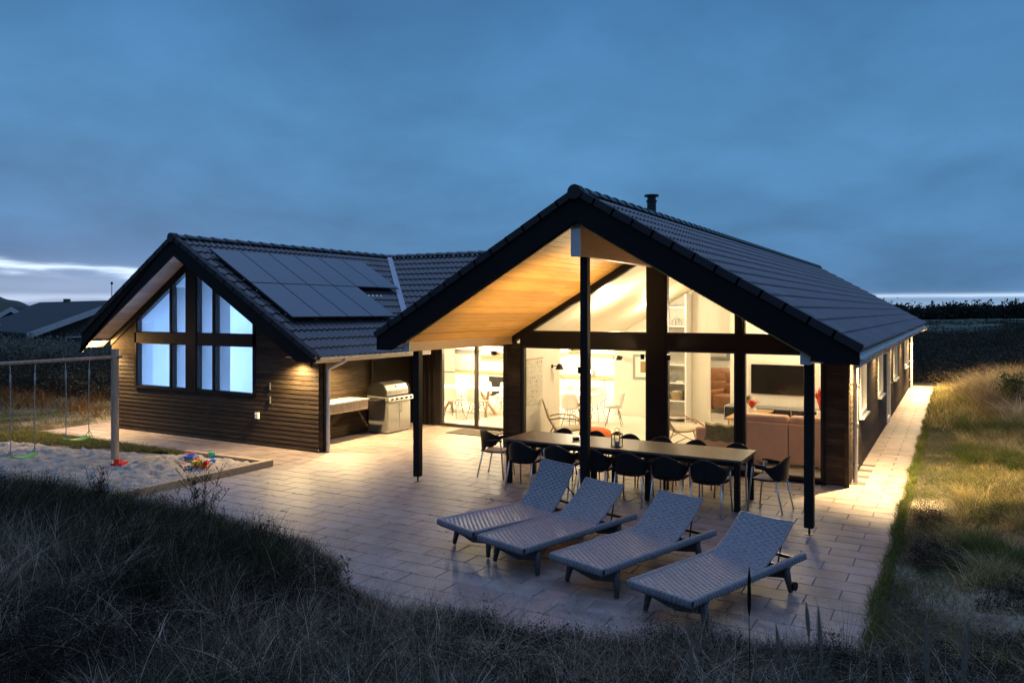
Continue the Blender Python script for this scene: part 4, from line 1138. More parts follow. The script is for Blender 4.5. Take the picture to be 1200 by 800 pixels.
# ---- lantern, ashtray
lx, ly = at(723,523,.75)
t = thing('lantern', 'small black metal lantern with glass sides standing on the long table', 'lantern', (lx,ly,.75))
q = MB(); q.box((-.075,-.075,0),(.075,.075,.012)); q.box((-.075,-.075,.19),(.075,.075,.20))
for sx in (-1,1):
    for sy in (-1,1): q.box((sx*.066-.005,sy*.066-.005,.012),(sx*.066+.005,sy*.066+.005,.19))
q.add([(-.07,-.07,.2),(.07,-.07,.2),(.07,.07,.2),(-.07,.07,.2),(-.02,-.02,.24),(.02,-.02,.24),(.02,.02,.24),(-.02,.02,.24)],[(0,1,5,4),(1,2,6,5),(2,3,7,6),(3,0,4,7),(4,5,6,7)])
q.tube([(-.035,0,.24),(-.04,0,.27),(0,0,.30),(.04,0,.27),(.035,0,.24)], .004, 6); q.build('frame', 'blackmet', t)
q = MB(); 
for s in (-1,1): q.quad((s*.066,-.06,.013),(s*.066,.06,.013),(s*.066,.06,.19),(s*.066,-.06,.19)); q.quad((-.06,s*.066,.013),(.06,s*.066,.013),(.06,s*.066,.19),(-.06,s*.066,.19))
q.build('glass', 'clear', t)
q = MB(); q.cyl((0,0,.013),(0,0,.09),.03); q.build('candle', 'cream', t)
ax, ay = at(675,515,.75)
t = thing('ashtray', 'small dark round ashtray on the long table left of the lantern', 'ashtray', (ax,ay,.75))
q = MB(); q.lathe([(0,0),(.055,0),(.062,.035),(.05,.035),(.045,.012),(0,.012)], 20); q.build('bowl', 'black', t, smooth=True)
# ---- doormat
dx, dy = at(560,509,0)
q = MB(); q.box((-.62,-.35,.003),(.62,.35,.018)); o = q.build('doormat', 'mat', bevel=.004); o.location = (-9.9,15.55,0); tag(o, 'dark rectangular doormat on the paving in front of the sliding door', 'doormat')
# ---- barbecue (front towards +X)
bx, by = -11.92, 14.82
t = thing('gas_barbecue', 'stainless steel gas barbecue with closed hood and two-door cabinet by the wing wall', 'barbecue', (bx,by,0))
q = MB(); q.box((-.26,-.44,.06),(.30,.44,.74)); q.build('cabinet', 'steel', t, bevel=.008)
for s in (-1,1):
    q = MB(); y0, y1 = (.006,.425) if s > 0 else (-.425,-.006); q.box((.302,y0,.10),(.322,y1,.70)); d_ = q.build('cabinet_door', 'steel', t, bevel=.005)
    q = MB(); yy = s*.05; q.tube([(.322,yy,.48),(.352,yy,.485),(.352,yy,.655),(.322,yy,.66)], .009, 8); q.build('handle', 'steel', d_)
q = MB(); q.box((-.27,-.45,.03),(.31,.45,.06)); q.build('base', 'steel', t)
for sx in (-.2,.24):
    for sy in (-.4,.4):
        q = MB(); q.cyl((sx,sy-.012,.028),(sx,sy+.012,.028),.028); q.build('castor', 'black', t)
q = MB(); q.prism([(-.28,.74),(.40,.76),(.37,.86),(-.28,.89)], lambda p, w_: (p[0], w_, p[1]), -.47, .47); cp = q.build('control_panel', 'steel', t, bevel=.008)
for k in range(5):
    q = MB(); y = -.36+.18*k; q.cyl((.385,y,.81),(.425,y,.815),.027,.023,16); q.build('knob', 'black', cp)
q = MB(); prof = [(-.27,.885),(.28,.885),(.27,1.02),(.20,1.14),(.06,1.20),(-.12,1.19),(-.24,1.10),(-.27,1.0)]
q.prism(prof, lambda p, w_: (p[0], w_, p[1]), -.42, .42); hd = q.build('hood', 'steel', t, bevel=.02)
for s in (-1,1):
    q = MB(); q.prism([(p[0]*1.03,p[1]+.004) for p in prof], lambda p, w_: (p[0], w_, p[1]), s*.42, s*.47); q.build('hood_end', 'black', t, bevel=.012)
q = MB(); q.tube([(.27,-.34,.97),(.32,-.34,.975),(.32,.34,.975),(.27,.34,.97)], .012, 10); q.build('handle', 'steel', hd)
q = MB(); q.cyl((.235,0,1.085),(.25,0,1.095),.035,n=18); q.build('thermometer', 'white', hd)
for s in (-1,1):
    q = MB(); y0, y1 = (.47,.60) if s > 0 else (-.88,-.47); q.box((-.24,y0,.80),(.27,y1,.835)); q.build('side_shelf', 'steel' if s > 0 else 'black', t, bevel=.006)
# ---- outdoor counter with tap
t = thing('outdoor_counter', 'pale wall-hung outdoor counter beside the barbecue under the wing eaves', 'counter', (-11.98,12.8,0))
q = MB(); q.box((-.29,-.85,.86),(.30,1.02,.90)); q.build('worktop', 'flash', t, bevel=.004)
q = MB(); q.box((.24,-.82,.66),(.275,1.0,.858)); q.build('fascia', 'post_wood', t)
q = MB(); q.tube([(-.2,-.3,.9),(-.2,-.3,1.10),(-.12,-.3,1.16),(-.04,-.3,1.12)], .012, 8); q.build('tap', 'steel', t, smooth=True)

# ---- swing set and swings
SXp = -14.1
t = thing('swing_set', 'swing frame of weathered round wooden posts and a crossbeam in the sandpit', 'swing frame', (SXp,9.2,0))
for y in (0.0, -3.9):
    q = MB(); q.tube([(0,y,-.1),(0,y,1.2),(0,y,2.16)], [.072,.07,.068], 20); q.build('post', 'post_wood', t, smooth=False)
q = MB(); q.tube([(.0,-4.1,1.99),(.0,-2,2.0),(.0,.14,2.01)], .032, 16); q.build('beam', 'post_wood', t, smooth=True)
q = MB(); q.tube([(-.09,0,2.0),(.13,0,2.0)], .012, 8); q.build('bolt', 'blackmet', t)
def swing(px0, px1, z, lab, yaw=0):
    u0, u1 = (px0-CX)/F, (px1-CX)/F
    ys = [-SXp*(CT+u*ST)/(ST-u*CT) if False else SXp*(CT+u*ST)/(u*CT-ST) for u in (u0, u1)]
    y0, y1 = ys; yc = (y0+y1)/2; w2 = abs(y1-y0)/2
    t = thing('swing', lab, 'swing', (SXp,yc,0), 0, 'swings hanging from the crossbeam')
    q = MB()
    def st(a, b): return ((-.09+.18*b), -w2*1.05+2.1*w2*a, z+.05*(2*a-1)**2-.01*math.sin(PI*b))
    q.grid(st, 14, 5); q.build('seat', 'green', t, smooth=True, solid=.022)
    for s in (-1,1):
        q = MB(); q.tube([(0,s*w2,z+.05),(0,s*w2*.97,z+.09),(.0,s*w2*.97,1.5),(0,s*w2*1.02,1.96)], [.007,.007,.008,.008], 7); q.tube([(-.09,s*w2*1.0,z+.05),(0,s*w2,z+.16),(.09,s*w2*1.0,z+.05)], .006, 6)
        q.tube([(0,s*w2*.99,1.55),(0,s*w2*1.0,1.80)], .016, 7); q.build('rope', 'rope', t, smooth=True)
swing(12, 41, .35, 'lime green swing seat on ropes, the left of the two swings')
swing(77, 104.5, .52, 'lime green swing seat on ropes, the right swing nearer the post')
# ---- slide whose foot reaches into the frame
sx_, sy_ = at(8,580,.25)
t = thing('slide', 'teal plastic slide whose foot reaches the sandpit at the left edge', 'slide', (sx_-.05,sy_-.1,0), R(210))
q = MB()
def chute(a, b):
    x = .24*(2*a-1); y = 2.3*b; z = .22+1.15*sm(np.array(b*1.05-.1)).item()+.10*abs(2*a-1)**6
    return (x, y, z)
q.grid(chute, 16, 30); q.build('chute', 'teal', t, smooth=True, solid=.02)
for s in (-1,1):
    q = MB(); q.tube([(s*.24,2.3,-.1),(s*.24,2.25,1.3)], .035, 10); q.build('post', 'post_wood', t)
q = MB(); q.tube([(0,.15,-.05),(0,.15,.22)], .03, 10); q.build('foot', 'teal', t)
# ---- toys
def wheel(q, c, r, w_=.05, ax='x'):
    a = Vector(c); d = Vector((w_/2,0,0)) if ax == 'x' else Vector((0,w_/2,0)); q.cyl(a-d, a+d, r, n=18)
def truck(loc, rz, lab, c_body, c_wheel, s=1.0):
    t = thing('toy_truck', lab, 'toy truck', (loc[0],loc[1],.05), rz)
    q = MB(); q.box((-.22*s,-.09*s,.07*s),(.22*s,.09*s,.12*s)); q.build('chassis', 'yellow', t, bevel=.006)
    q = MB(); q.add([(-.22*s,-.11*s,.13*s),(.08*s,-.11*s,.13*s),(.08*s,.11*s,.13*s),(-.22*s,.11*s,.13*s),(-.28*s,-.14*s,.25*s),(.10*s,-.14*s,.25*s),(.10*s,.14*s,.25*s),(-.28*s,.14*s,.25*s)],[(3,2,1,0),(0,1,5,4),(1,2,6,5),(2,3,7,6),(3,0,4,7)]); q.build('tipper', c_body, t, solid=.01)
    q = MB(); q.box((.11*s,-.09*s,.12*s),(.23*s,.09*s,.26*s)); q.build('cab', 'red', t, bevel=.012)
    for x in (-.14,.14):
        for y in (-.11,.11): q = MB(); wheel(q, (x*s,y*s,.07*s), .075*s, .05*s, 'y'); q.build('wheel', c_wheel, t)
truck(at(224,545), 2.2, 'toy truck with big red wheels and blue tipper near the sandpit corner', 'blue', 'red', .62)
truck(at(236,552), .4, 'overturned looking red and yellow toy truck, nearest the sleeper of the sandpit', 'yellow', 'red', .55)
def toy(name, lab, px, py, mat, fn, rz=0, cat=None, smooth=False):
    x, y = at(px, py); q = MB(); fn(q); q.v = [tuple(c*.75 for c in p) for p in q.v]; o = q.build(name, mat, smooth=smooth); o.location = (x,y,.05); o.rotation_euler = (0,0,rz); tag(o, lab, cat or name.replace('_',' '))
def shovel(q): q.tube([(0,0,.03),(.22,0,.04)], .013, 8); q.tube([(-.0,-.05,.03),(-.0,.05,.03)], .012, 8); q.grid(lambda a,b: (.22+.14*b, -.05+.1*a, .04-.02*math.sin(PI*a)+.01*b), 6, 4)
def bucket(q): q.lathe([(0,.0),(.075,0),(.10,.16),(.108,.16),(.10,.165),(.07,.01)], 18)
def mould(q): q.lathe([(.09,0),(.075,.05),(.03,.07),(0,.07)], 10)
def rake(q):
    q.tube([(0,0,.03),(.24,0,.05)], .012, 8); q.tube([(.24,-.07,.05),(.24,.07,.05)], .012, 8)
    for k in range(5): q.tube([(.24,-.06+.03*k,.05),(.26,-.06+.03*k,.01)], .006, 5)
def dozer(q): q.box((-.14,-.08,.03),(.14,.08,.09)); q.box((-.08,-.06,.09),(.05,.06,.17)); q.box((.15,-.11,.0),(.17,.11,.11)); [wheel(q,(x,y,.04),.045,.04,'y') for x in (-.1,0,.1) for y in (-.1,.1)]
toy('toy_bulldozer', 'small red toy bulldozer lying by the swing post', 139, 549, 'red', dozer, .3)
toy('toy_rake', 'green toy rake lying beside the red bulldozer', 145, 553, 'greentoy', rake, .8)
toy('toy_shovel', 'small green toy shovel half in the sand below the swing post', 137, 557, 'greentoy', shovel, 2.3)
toy('toy_bucket', 'yellow toy bucket between the swing post and the trucks', 190, 548, 'yellow', bucket, .5)
toy('toy_shovel', 'yellow toy shovel lying on bare sand behind the yellow bucket', 171, 541, 'yellow', shovel, 1.2)
toy('sand_mould', 'pale yellow sand mould lying near the sleeper', 198, 557, 'yellow', mould)
toy('toy_bucket', 'red toy bucket beside the blue tipper truck', 222, 541, 'red', bucket)
toy('sand_mould', 'blue sand mould right of the trucks', 250, 543, 'blue', mould)
toy('toy_watering_can', 'light green toy watering can behind the blue mould', 248, 538, 'greentoy', lambda q: (q.lathe([(0,0),(.08,0),(.07,.12),(.0,.12)], 14), q.tube([(.07,0,.04),(.15,0,.13)], .012, 7), q.tube([(-.07,0,.11),(-.12,0,.08),(-.08,0,.03)], .008, 6)))
toy('sand_mould', 'red star shaped sand mould beside the two trucks', 214, 549, 'red', mould)

# ============================================================ INDOOR FURNITURE
FZ = .032
def shell_chair():
    t = thing('shell_chair', '', 'chair')
    q = MB()
    def sh(a, b):
        x = 2*a-1
        if b < .5: k = b/.5; y = -.21+.40*k; z = .45-.02*math.sin(PI*k)
        else: k = (b-.5)/.5; y = .19+.09*k; z = .44+.40*k
        k2 = max(0, b-.35)/.65
        wd_ = .235-.04*(max(0, b-.8)/.2)**2
        lift = .09*abs(x)**2.5*math.sin(PI*min(1, b*1.0+.08))
        return (x*wd_, y-.10*abs(x)**2*k2, z+lift*(1-k2*.6))
    q.grid(sh, 12, 18); q.build('seat_shell', 'white', t, smooth=True, solid=.012)
    q = MB()
    for sx in (-1,1):
        for sy in (-1,1): q.tube([(sx*.12,sy*.10,.43),(sx*.21,sy*.20,0)], .007, 6); q.tube([(sx*.12,sy*.10,.43),(-sx*.08,sy*.17,.19)], .005, 5)
    q.tube([(-.17,-.165,.16),(.17,-.165,.16)], .005, 5); q.tube([(-.17,.165,.16),(.17,.165,.16)], .005, 5)
    q.build('wire_base', 'blackmet', t)
    return t
S0 = shell_chair(); fs = [True]
GS = 'white shell chairs round the indoor tables'
def schair(x, y, rz, lab):
    if fs[0]: fs[0] = False; S0.location = (x,y,FZ); S0.rotation_euler = (0,0,rz); tag(S0, lab, 'chair', GS)
    else: dup(S0, (x,y,FZ), rz, lab, GS)
def wood_table(x, y, lx, ly, lab, cat='table'):
    t = thing('kitchen_table', lab, cat, (x,y,FZ), 0, 'white dining tables indoors')
    q = MB(); n = 40
    ring = [(lx*abs(math.cos(2*PI*k/n))**.6*(1 if math.cos(2*PI*k/n) > 0 else -1), ly*abs(math.sin(2*PI*k/n))**.6*(1 if math.sin(2*PI*k/n) > 0 else -1)) for k in range(n)]
    q.prism(ring, lambda p, w_: (p[0], p[1], w_), .715, .745); q.build('tabletop', 'white', t, bevel=.005)
    for s in (-1,1):
        for sy in (-1,1):
            q = MB(); q.tube([(s*(lx-.55)+s*.12,sy*.28,.0),(s*(lx-.55),-sy*.0,.36),(s*(lx-.55)-s*.1,-sy*.26,.715)], .038, 8); q.build('leg', 'oak', t)
    return t
wood_table(-8.95, 18.1, 1.15, .50, 'white oval dining table on crossed oak legs, seen through the large window')
wood_table(-11.75, 18.1, 1.15, .50, 'white oval dining table on crossed oak legs, seen through the sliding door')
nm = {-8.95: 'behind the window', -11.75: 'behind the door'}
for xc_ in (-8.95, -11.75):
    for k, dx in enumerate((-.75,-.02,.70)):
        w_ = ('left','middle','right')[k]
        schair(xc_+dx, 17.42, PI+rnd.uniform(-.1,.1), f'white shell chair, back to us, {w_} one at the table {nm[xc_]}')
        schair(xc_+dx, 18.80, rnd.uniform(-.1,.1), f'white shell chair facing us, {w_} of three at the table {nm[xc_]}')
schair(-7.45, 18.15, -PI/2+.3, 'white shell chair at the right end of the oval table')
# kitchen
t = thing('kitchen_units', 'white kitchen cupboards with worktop, shelves and black oven', 'kitchen', (-11.5,21.2,FZ))
def kb(name, a, b, mat='white', par=None, bv=.004): q = MB(); q.box(a, b); return q.build(name, mat, par or t, bevel=bv)
for i in range(10):
    x = -3.3+i*.66
    c_ = kb('base_cabinet', (x,-.30,.0),(x+.64,.33,.86)); 
    if i in (1,): pass
kb('worktop', (-3.35,-.33,.865),(3.3,.33,.90), 'oak')
for i in range(10):
    x = -3.3+i*.66
    if i in (2,3,7): continue
    kb('wall_cabinet', (x,.02,1.60),(x+.64,.33,2.3))
kb('open_shelf', (-2.0,.08,1.40),(-.7,.33,1.43), 'oak'); kb('open_shelf', (1.3,.08,1.62),(2.0,.33,1.65), 'oak')
kb('oven', (-1.3,-.315,.2),(-.72,-.30,.8), 'screen'); kb('range_hood', (1.35,.0,1.75),(1.95,.33,2.2), 'steel')
kb('fridge', (-3.32,-.33,.0),(-2.6,-.301,2.3), 'steel')
def crockery(x, y, z, lab, mat, fn, name, cat, rz=0):
    q = MB(); fn(q); o = q.build(name, mat); o.location = (x,y,z); o.rotation_euler = (0,0,rz); tag(o, lab, cat); return o
crockery(-12.9,21.35,1.47,'dark stacked bowls on the open kitchen shelf','black', lambda q: [q.lathe([(0,z),(.06,z),(.13,z+.05),(.0,z+.03)],16) for z in (0,.04,.08)],'bowls','bowl')
crockery(-9.4,21.2,.935,'steel kettle on the kitchen worktop','steel', lambda q: (q.lathe([(0,0),(.10,0),(.11,.1),(.06,.2),(0,.21)],16), q.tube([(-.08,0,.17),(0,0,.28),(.08,0,.17)],.01,6)),'kettle','kettle')
# wall lamps
def wlamp(x, y, z, d, lab):
    t = thing('wall_lamp', lab, 'wall lamp', (x,y,z), math.atan2(d[1], d[0]), 'black wall lamps indoors')
    q = MB(); q.cyl((0,0,0),(.02,0,0),.04); q.tube([(.02,0,0),(.16,0,.02)], .008, 6); q.build('arm', 'blackmet', t)
    q = MB(); q.lathe([(.02,.06),(.05,.04),(.09,-.06)], 18, (.19,0,0)); q.build('shade', 'black', t, solid=.004)
wlamp(-7.85,15.5,1.66,(1,0),'black wall lamp on the partition wall right of the dotted poster')
wlamp(xat(728,20.0),20.0-.0,1.62,(0,-1),'black wall lamp on the rear wall left of the picture')
wlamp(-8.2,20.6,1.6,(-1,0),'black wall lamp at the kitchen corner')
# poster with dark marks
ya_, yb_ = 14.32, 15.02
t = thing('wall_poster', 'tall off-white poster scattered with small dark marks on the partition wall', 'poster', (-7.845,(ya_+yb_)/2,.9))
q = MB(); q.box((0,-.36,0),(.006,.36,.97)); q.build('sheet', 'paper', t)
q = MB(); r_ = random.Random(9)
for i in range(9):
    for j in range(7):
        if r_.random() < .12: continue
        y, z = -.30+.1*j+r_.uniform(-.02,.02), .07+.104*i+r_.uniform(-.02,.02); s = r_.uniform(.008,.02)
        k = r_.randint(3,6); a0 = r_.random()*6
        q.add([(.0085,y+s*math.cos(a0+2*PI*m/k)*r_.uniform(.7,1.3),z+s*math.sin(a0+2*PI*m/k)*r_.uniform(.7,1.3)) for m in range(k)],[tuple(range(k))])
q.build('print', 'ink', t)
q = MB(); q.tube([(.01,-.37,.975),(.01,.37,.975)], .01, 8); q.build('hanger', 'oak', t)
# framed picture
t = thing('framed_picture', 'pale picture in a broad grey frame on the rear wall', 'picture', (xat(757,20.0),19.995,1.05))
q = MB(); 
for a, b in (((-.36,-.03,0),(-.31,0,.66)),((.31,-.03,0),(.36,0,.66)),((-.31,-.03,0),(.31,0,.05)),((-.31,-.03,.61),(.31,0,.66))): q.box(a, b)
q.build('frame', 'flash', t)
q = MB(); q.box((-.31,-.012,.05),(.31,-.004,.61)); q.build('mount', 'cream', t)
q = MB(); q.box((-.15,-.016,.18),(.15,-.013,.48)); q.build('print', 'basket', t)
# bookcase niche wall
SX0, SX1 = xat(781,19.7), xat(806,19.7)
t = thing('bookcase', 'tall white bookcase against the rear wall behind the sheepskin chair', 'bookcase', ((SX0+SX1)/2,19.72,FZ))
hw = (SX1-SX0)/2
for s in (-1,1): q = MB(); q.box((s*hw-.02,-.22,0),(s*hw+.02,.26,3.3)); q.build('side_panel', 'white', t)
q = MB(); q.box((-hw,.24,0),(hw,.26,3.3)); q.build('back_panel', 'inwall', t)
for z in (.08,.52,.98,1.45,1.92,2.45,2.95): q = MB(); q.box((-hw+.02,-.21,z),(hw-.02,.24,z+.03)); q.build('shelf', 'white', t)
bx0 = (SX0+SX1)/2
crockery(bx0,19.7,.58,'woven basket with white cloths on a low shelf of the bookcase','basket', lambda q: q.lathe([(0,0),(.15,0),(.19,.22),(.17,.22),(.13,.02)],20),'basket','basket')
crockery(bx0,19.7,.76,'crumpled white cloths lying in the woven basket','paper', lambda q: [q.ell((.07*math.cos(k*1.3),.07*math.sin(k*1.3),.02),(.07,.06,.05),8,5) for k in range(5)],'cloths','cloth')
crockery(bx0-.07,19.66,1.01+FZ,'small round photo plate leaning on the middle shelf','flash', lambda q: q.cyl((0,0,.12),(0,.015,.125),.10,n=20),'plate','plate')
crockery(bx0+.1,19.66,1.01+FZ,'pale open book lying on the middle shelf','paper', lambda q: (q.box((-.1,-.08,0),(.1,.08,.03)), q.box((-.08,-.07,.03),(.09,.06,.05))),'book','book')
crockery(bx0,19.68,1.95+FZ,'ochre bottle-shaped vase on an upper shelf','oak', lambda q: q.lathe([(0,0),(.06,0),(.075,.1),(.03,.17),(.025,.22)],16),'vase','vase')
crockery(bx0,19.66,2.48+FZ,'wire basket ornament on the high shelf seen in the upper window','flash', lambda q: [q.tube([(.12*math.cos(a),.12*math.sin(a),0),(.15*math.cos(a),.15*math.sin(a),.08),(.05*math.cos(a),.05*math.sin(a),.2)],.006,5) for a in [k*.7 for k in range(9)]],'wire_ornament','ornament')
# tv and bench
tx = xat(912,TVY)
t = thing('television', 'black flat television hung on the cream living-room wall', 'television', (tx,TVY-.005,.92))
q = MB(); q.box((-.62,-.05,0),(.62,0,.70)); q.build('housing', 'black', t, bevel=.006)
q = MB(); q.box((-.605,-.054,.015),(.605,-.0505,.685)); q.build('screen', 'screen', t)
t = thing('television_bench', 'low grey bench with glass front under the television', 'sideboard', (tx-.15,TVY-.28,.30))
q = MB(); q.box((-1.0,-.22,.0),(1.3,.24,.34)); q.build('cabinet', 'flash', t, bevel=.006)
for k in range(3): q = MB(); q.box((-.98+.76*k,-.228,.03),(-.24+.76*k,-.222,.31)); q.build('door', 'screen', t)
crockery(tx-.75,TVY-.3,.645,'stack of magazines on the low television bench','paper', lambda q: [q.box((-.2+.02*k,-.12,.02*k),(.2-.015*k,.12,.02*k+.017)) for k in range(4)],'magazines','magazine')
def plant(x, y, z, lab, h, mat, pot='cream', n=26, rr=.12):
    t = thing('potted_plant', lab, 'plant', (x,y,z))
    q = MB(); q.lathe([(0,0),(rr*.6,0),(rr*.75,rr*1.1),(rr*.68,rr*1.1),(rr*.6,rr)], 18); q.build('pot', pot, t)
    q = MB(); r = random.Random(int(x*100))
    for k in range(n):
        a = r.uniform(0,6.28); l = h*r.uniform(.6,1); o_ = r.uniform(.3,1)*rr*1.1
        p0 = Vector((0,0,rr)); p1 = Vector((math.cos(a)*o_*.6, math.sin(a)*o_*.6, rr+l*.7)); p2 = Vector((math.cos(a)*o_*1.5, math.sin(a)*o_*1.5, rr+l))
        sd = Vector((-math.sin(a), math.cos(a), 0))*h*.05
        q.add([p0, p1+sd, p2, p1-sd], [(0,1,2,3)])
    q.build('foliage', mat, t)
plant(xat(876,18.3), 18.3, .62, 'small green potted plant beside the television', .26, 'leaf')
plant(xat(881,17.3), 17.3, .62, 'bunch of red flowers on the side table behind the sofa', .24, 'flower', n=60, rr=.14)
plant(xat(961,17.9), 17.9, .62, 'red and orange flowers in a vase right of the television', .55, 'flower', n=60, rr=.10)
t = thing('side_table', 'small oak side table carrying flowers behind the sofa', 'side table', (xat(878,17.6),17.6,FZ))
q = MB(); q.box((-.3,-.9,.55),(.35,.9,.585)); q.build('tabletop', 'oak', t)
for a in (-.25,.3):
    for b in (-.8,.8): q = MB(); q.cyl((a,b,0),(a,b,.55),.02); q.build('leg', 'oak', t)
t = thing('side_table', 'small oak table right of the television bench with a flower vase', 'side table', (xat(961,17.9),17.9,FZ))
q = MB(); q.box((-.2,-.2,.55),(.2,.2,.585)); q.build('tabletop', 'oak', t)
for a in (-.17,.17):
    for b in (-.17,.17): q = MB(); q.cyl((a,b,0),(a,b,.55),.015); q.build('leg', 'oak', t)
# sofa: back towards the window
t = thing('sofa', 'large salmon pink corner sofa with its back to the window', 'sofa', (0,0,FZ))
sY = 14.85
def sb(name, a, b, bv=.05, mat='sofa'): q = MB(); q.box(a, b); return q.build(name, mat, t, bevel=bv, segs=4, smooth=True)
xs_ = [-3.55,-2.68,-1.80]
for a, b in zip(xs_, xs_[1:]): sb('back_panel', (a+.006,sY,.06),(b-.006,sY+.20,.80), .03)
for a, b in zip(xs_, xs_[1:]): sb('head_cushion', (a+.01,sY+.02,.78),(b-.01,sY+.30,.93), .06)
for a, b in zip(xs_, xs_[1:]): sb('seat_cushion', (a,sY+.22,.12),(b,sY+1.0,.46), .05)
sb('chaise', (-4.42,sY+.12,.06),(-3.56,sY+1.7,.47), .05); sb('chaise_back', (-4.42,sY-.0,.06),(-3.56,sY+.22,.62), .06)
sb('armrest', (-1.84,sY+.0,.06),(-1.78,sY+1.0,.62), .02)
# throw over the chaise back
q = MB()
def thr(a, b):
    x = -4.22+.62*a+.03*math.sin(9*b)
    prof = [(-.04,.36),(-.035,.52),(0,.645),(.10,.67),(.22,.655),(.40,.52),(.70,.50)]
    k = b*(len(prof)-1); i = min(int(k), len(prof)-2); f = k-i
    y = prof[i][0]*(1-f)+prof[i+1][0]*f; z = prof[i][1]*(1-f)+prof[i+1][1]*f
    return (x, sY+y-.01*abs(math.sin(a*14)), z+.016+.014*math.sin(a*15+b*3)+FZ+.006)
q.grid(thr, 30, 24); o = q.build('throw_blanket', 'throw', smooth=True, solid=.012); tag(o, 'olive knitted throw hanging over the low end of the pink sofa', 'blanket')
# rattan armchairs with sheepskin
def rattan(loc, rz, lab):
    t = thing('rattan_armchair', lab, 'armchair', (loc[0],loc[1],FZ), rz, 'rattan armchairs with sheepskins')
    def rt(pts, r=.013, name='frame'): q = MB(); q.tube(pts, r, 8); return q.build(name, 'rattan', t, smooth=True)
    for s in (-1,1):
        rt([(s*.26,-.38,.40),(s*.27,-.05,.34),(s*.27,.25,.33),(s*.25,.42,.62),(s*.22,.52,.95)], .016, 'side_rail')
        rt([(s*.29,-.42,.42),(s*.33,-.15,.60),(s*.33,.18,.62),(s*.27,.38,.58)], .014, 'armrest')
        rt([(s*.28,-.30,.38),(s*.30,-.42,.0)], .014, 'leg'); rt([(s*.27,.28,.36),(s*.30,.46,.0)], .014, 'leg')
        rt([(s*.30,-.42,.02),(s*.28,.0,.22),(s*.30,.46,.02)], .010, 'brace')
    q = MB()
    for k in range(16):
        f = k/15; 
        pr = [(-.38,.40),(-.05,.34),(.25,.33),(.42,.62),(.52,.95)]; kk = f*4; i = min(int(kk),3); g = kk-i
        y = pr[i][0]*(1-g)+pr[i+1][0]*g; z = pr[i][1]*(1-g)+pr[i+1][1]*g
        q.tube([(-.26,y,z),(0,y,z-.02),(.26,y,z)], .010, 6)
    q.build('slatted_seat', 'rattan', t, smooth=True)
    return t
def skin(par_loc, rz, lab):
    q = MB(); r = random.Random(3)
    def f(a, b):
        pr = [(-.46,.30),(-.40,.43),(-.05,.385),(.23,.385),(.38,.60),(.44,.78)]; k = b*5; i = min(int(k),4); g = k-i
        y = pr[i][0]*(1-g)+pr[i+1][0]*g; z = pr[i][1]*(1-g)+pr[i+1][1]*g
        w_ = .25*(.75+.25*math.sin(PI*b)+.06*math.sin(b*17))
        return ((2*a-1)*w_, y, z+.012*math.sin(a*11)*math.sin(b*23)-.05*abs(2*a-1)**3)
    q.grid(f, 20, 34); o = q.build('sheepskin', 'wool', smooth=True, solid=.035); o.location = (par_loc[0],par_loc[1],FZ); o.rotation_euler = (0,0,rz); tag(o, lab, 'sheepskin')
l1 = at(664,512,FZ); l1 = (-7.22,14.98)
rattan(l1, 2.09, 'rattan armchair with high slatted back beside the dotted poster'); skin(l1, 2.09, 'cream sheepskin lying in the rattan armchair beside the poster')
l2 = at(800,522,FZ)
rattan(l2, 2.2, 'low rattan armchair in front of the bookcase'); skin(l2, 2.2, 'cream sheepskin draped on the armchair by the bookcase')
px_, py_ = at(700,516,.1)
q = MB(); q.lathe([(0,0),(.26,0),(.34,.06),(.36,.17),(.33,.28),(.22,.33),(0,.34)], 28); o = q.build('pouf', 'orange', smooth=True); o.location = (px_-.05,py_,FZ); tag(o, 'round bright orange pouf on the pale floor behind the long table', 'pouf')
# recliners in the rear room
def recl(x, y, rz, lab):
    t = thing('leather_recliner', lab, 'armchair', (x,y,FZ), rz, 'tan leather recliners in the rear room')
    def rb(name, a, b, bv=.07): q = MB(); q.box(a, b); q.build(name, 'leather', t, bevel=bv, segs=4, smooth=True)
    rb('seat', (-.33,-.45,.12),(.33,.3,.50)); rb('lower_back', (-.33,.2,.42),(.33,.45,.80)); rb('upper_back', (-.32,.22,.74),(.32,.44,1.15))
    rb('armrest', (-.48,-.42,.08),(-.33,.4,.62)); rb('armrest', (.33,-.42,.08),(.48,.4,.62))
recl(xat(841,23.0), 23.0, .2, 'left tan leather recliner seen through the doorway'); recl(xat(856,22.2), 22.2, -.3, 'right tan leather recliner seen through the doorway')
t = thing('wall_coat_rack', 'dark shelf board with a white card and objects above the recliners', 'shelf', (xat(848,24.39),24.39,1.38))
q = MB(); q.box((-.7,-.06,0),(.7,0,.42)); q.build('board', 'flash', t); q = MB(); q.box((-.5,-.07,.08),(.1,-.062,.34)); q.build('card', 'paper', t)
for k in range(6): q = MB(); q.lathe([(0,0),(.05,0),(.06,.08),(.02,.13)], 10, (-.6+.22*k,-.03,.42)); q.build('ornament', 'cream', t)
# tube slide arc and pool water in the pool room
t = thing('indoor_pool', 'lit indoor swimming pool basin behind the wing windows', 'pool', (-15.2,14.6,.03))
q = MB(); 
for a, b in (((-2.3,-1.9,0),(2.3,-1.75,.25)),((-2.3,1.75,0),(2.3,1.9,.25)),((-2.3,-1.75,0),(-2.15,1.75,.25)),((2.15,-1.75,0),(2.3,1.75,.25))): q.box(a, b)
q.build('basin', 'poolwall', t); q = MB(); q.box((-2.15,-1.75,.01),(2.15,1.75,.2)); q.build('water', mk('pool_water',(.10,.35,.45),rough=.05), t)

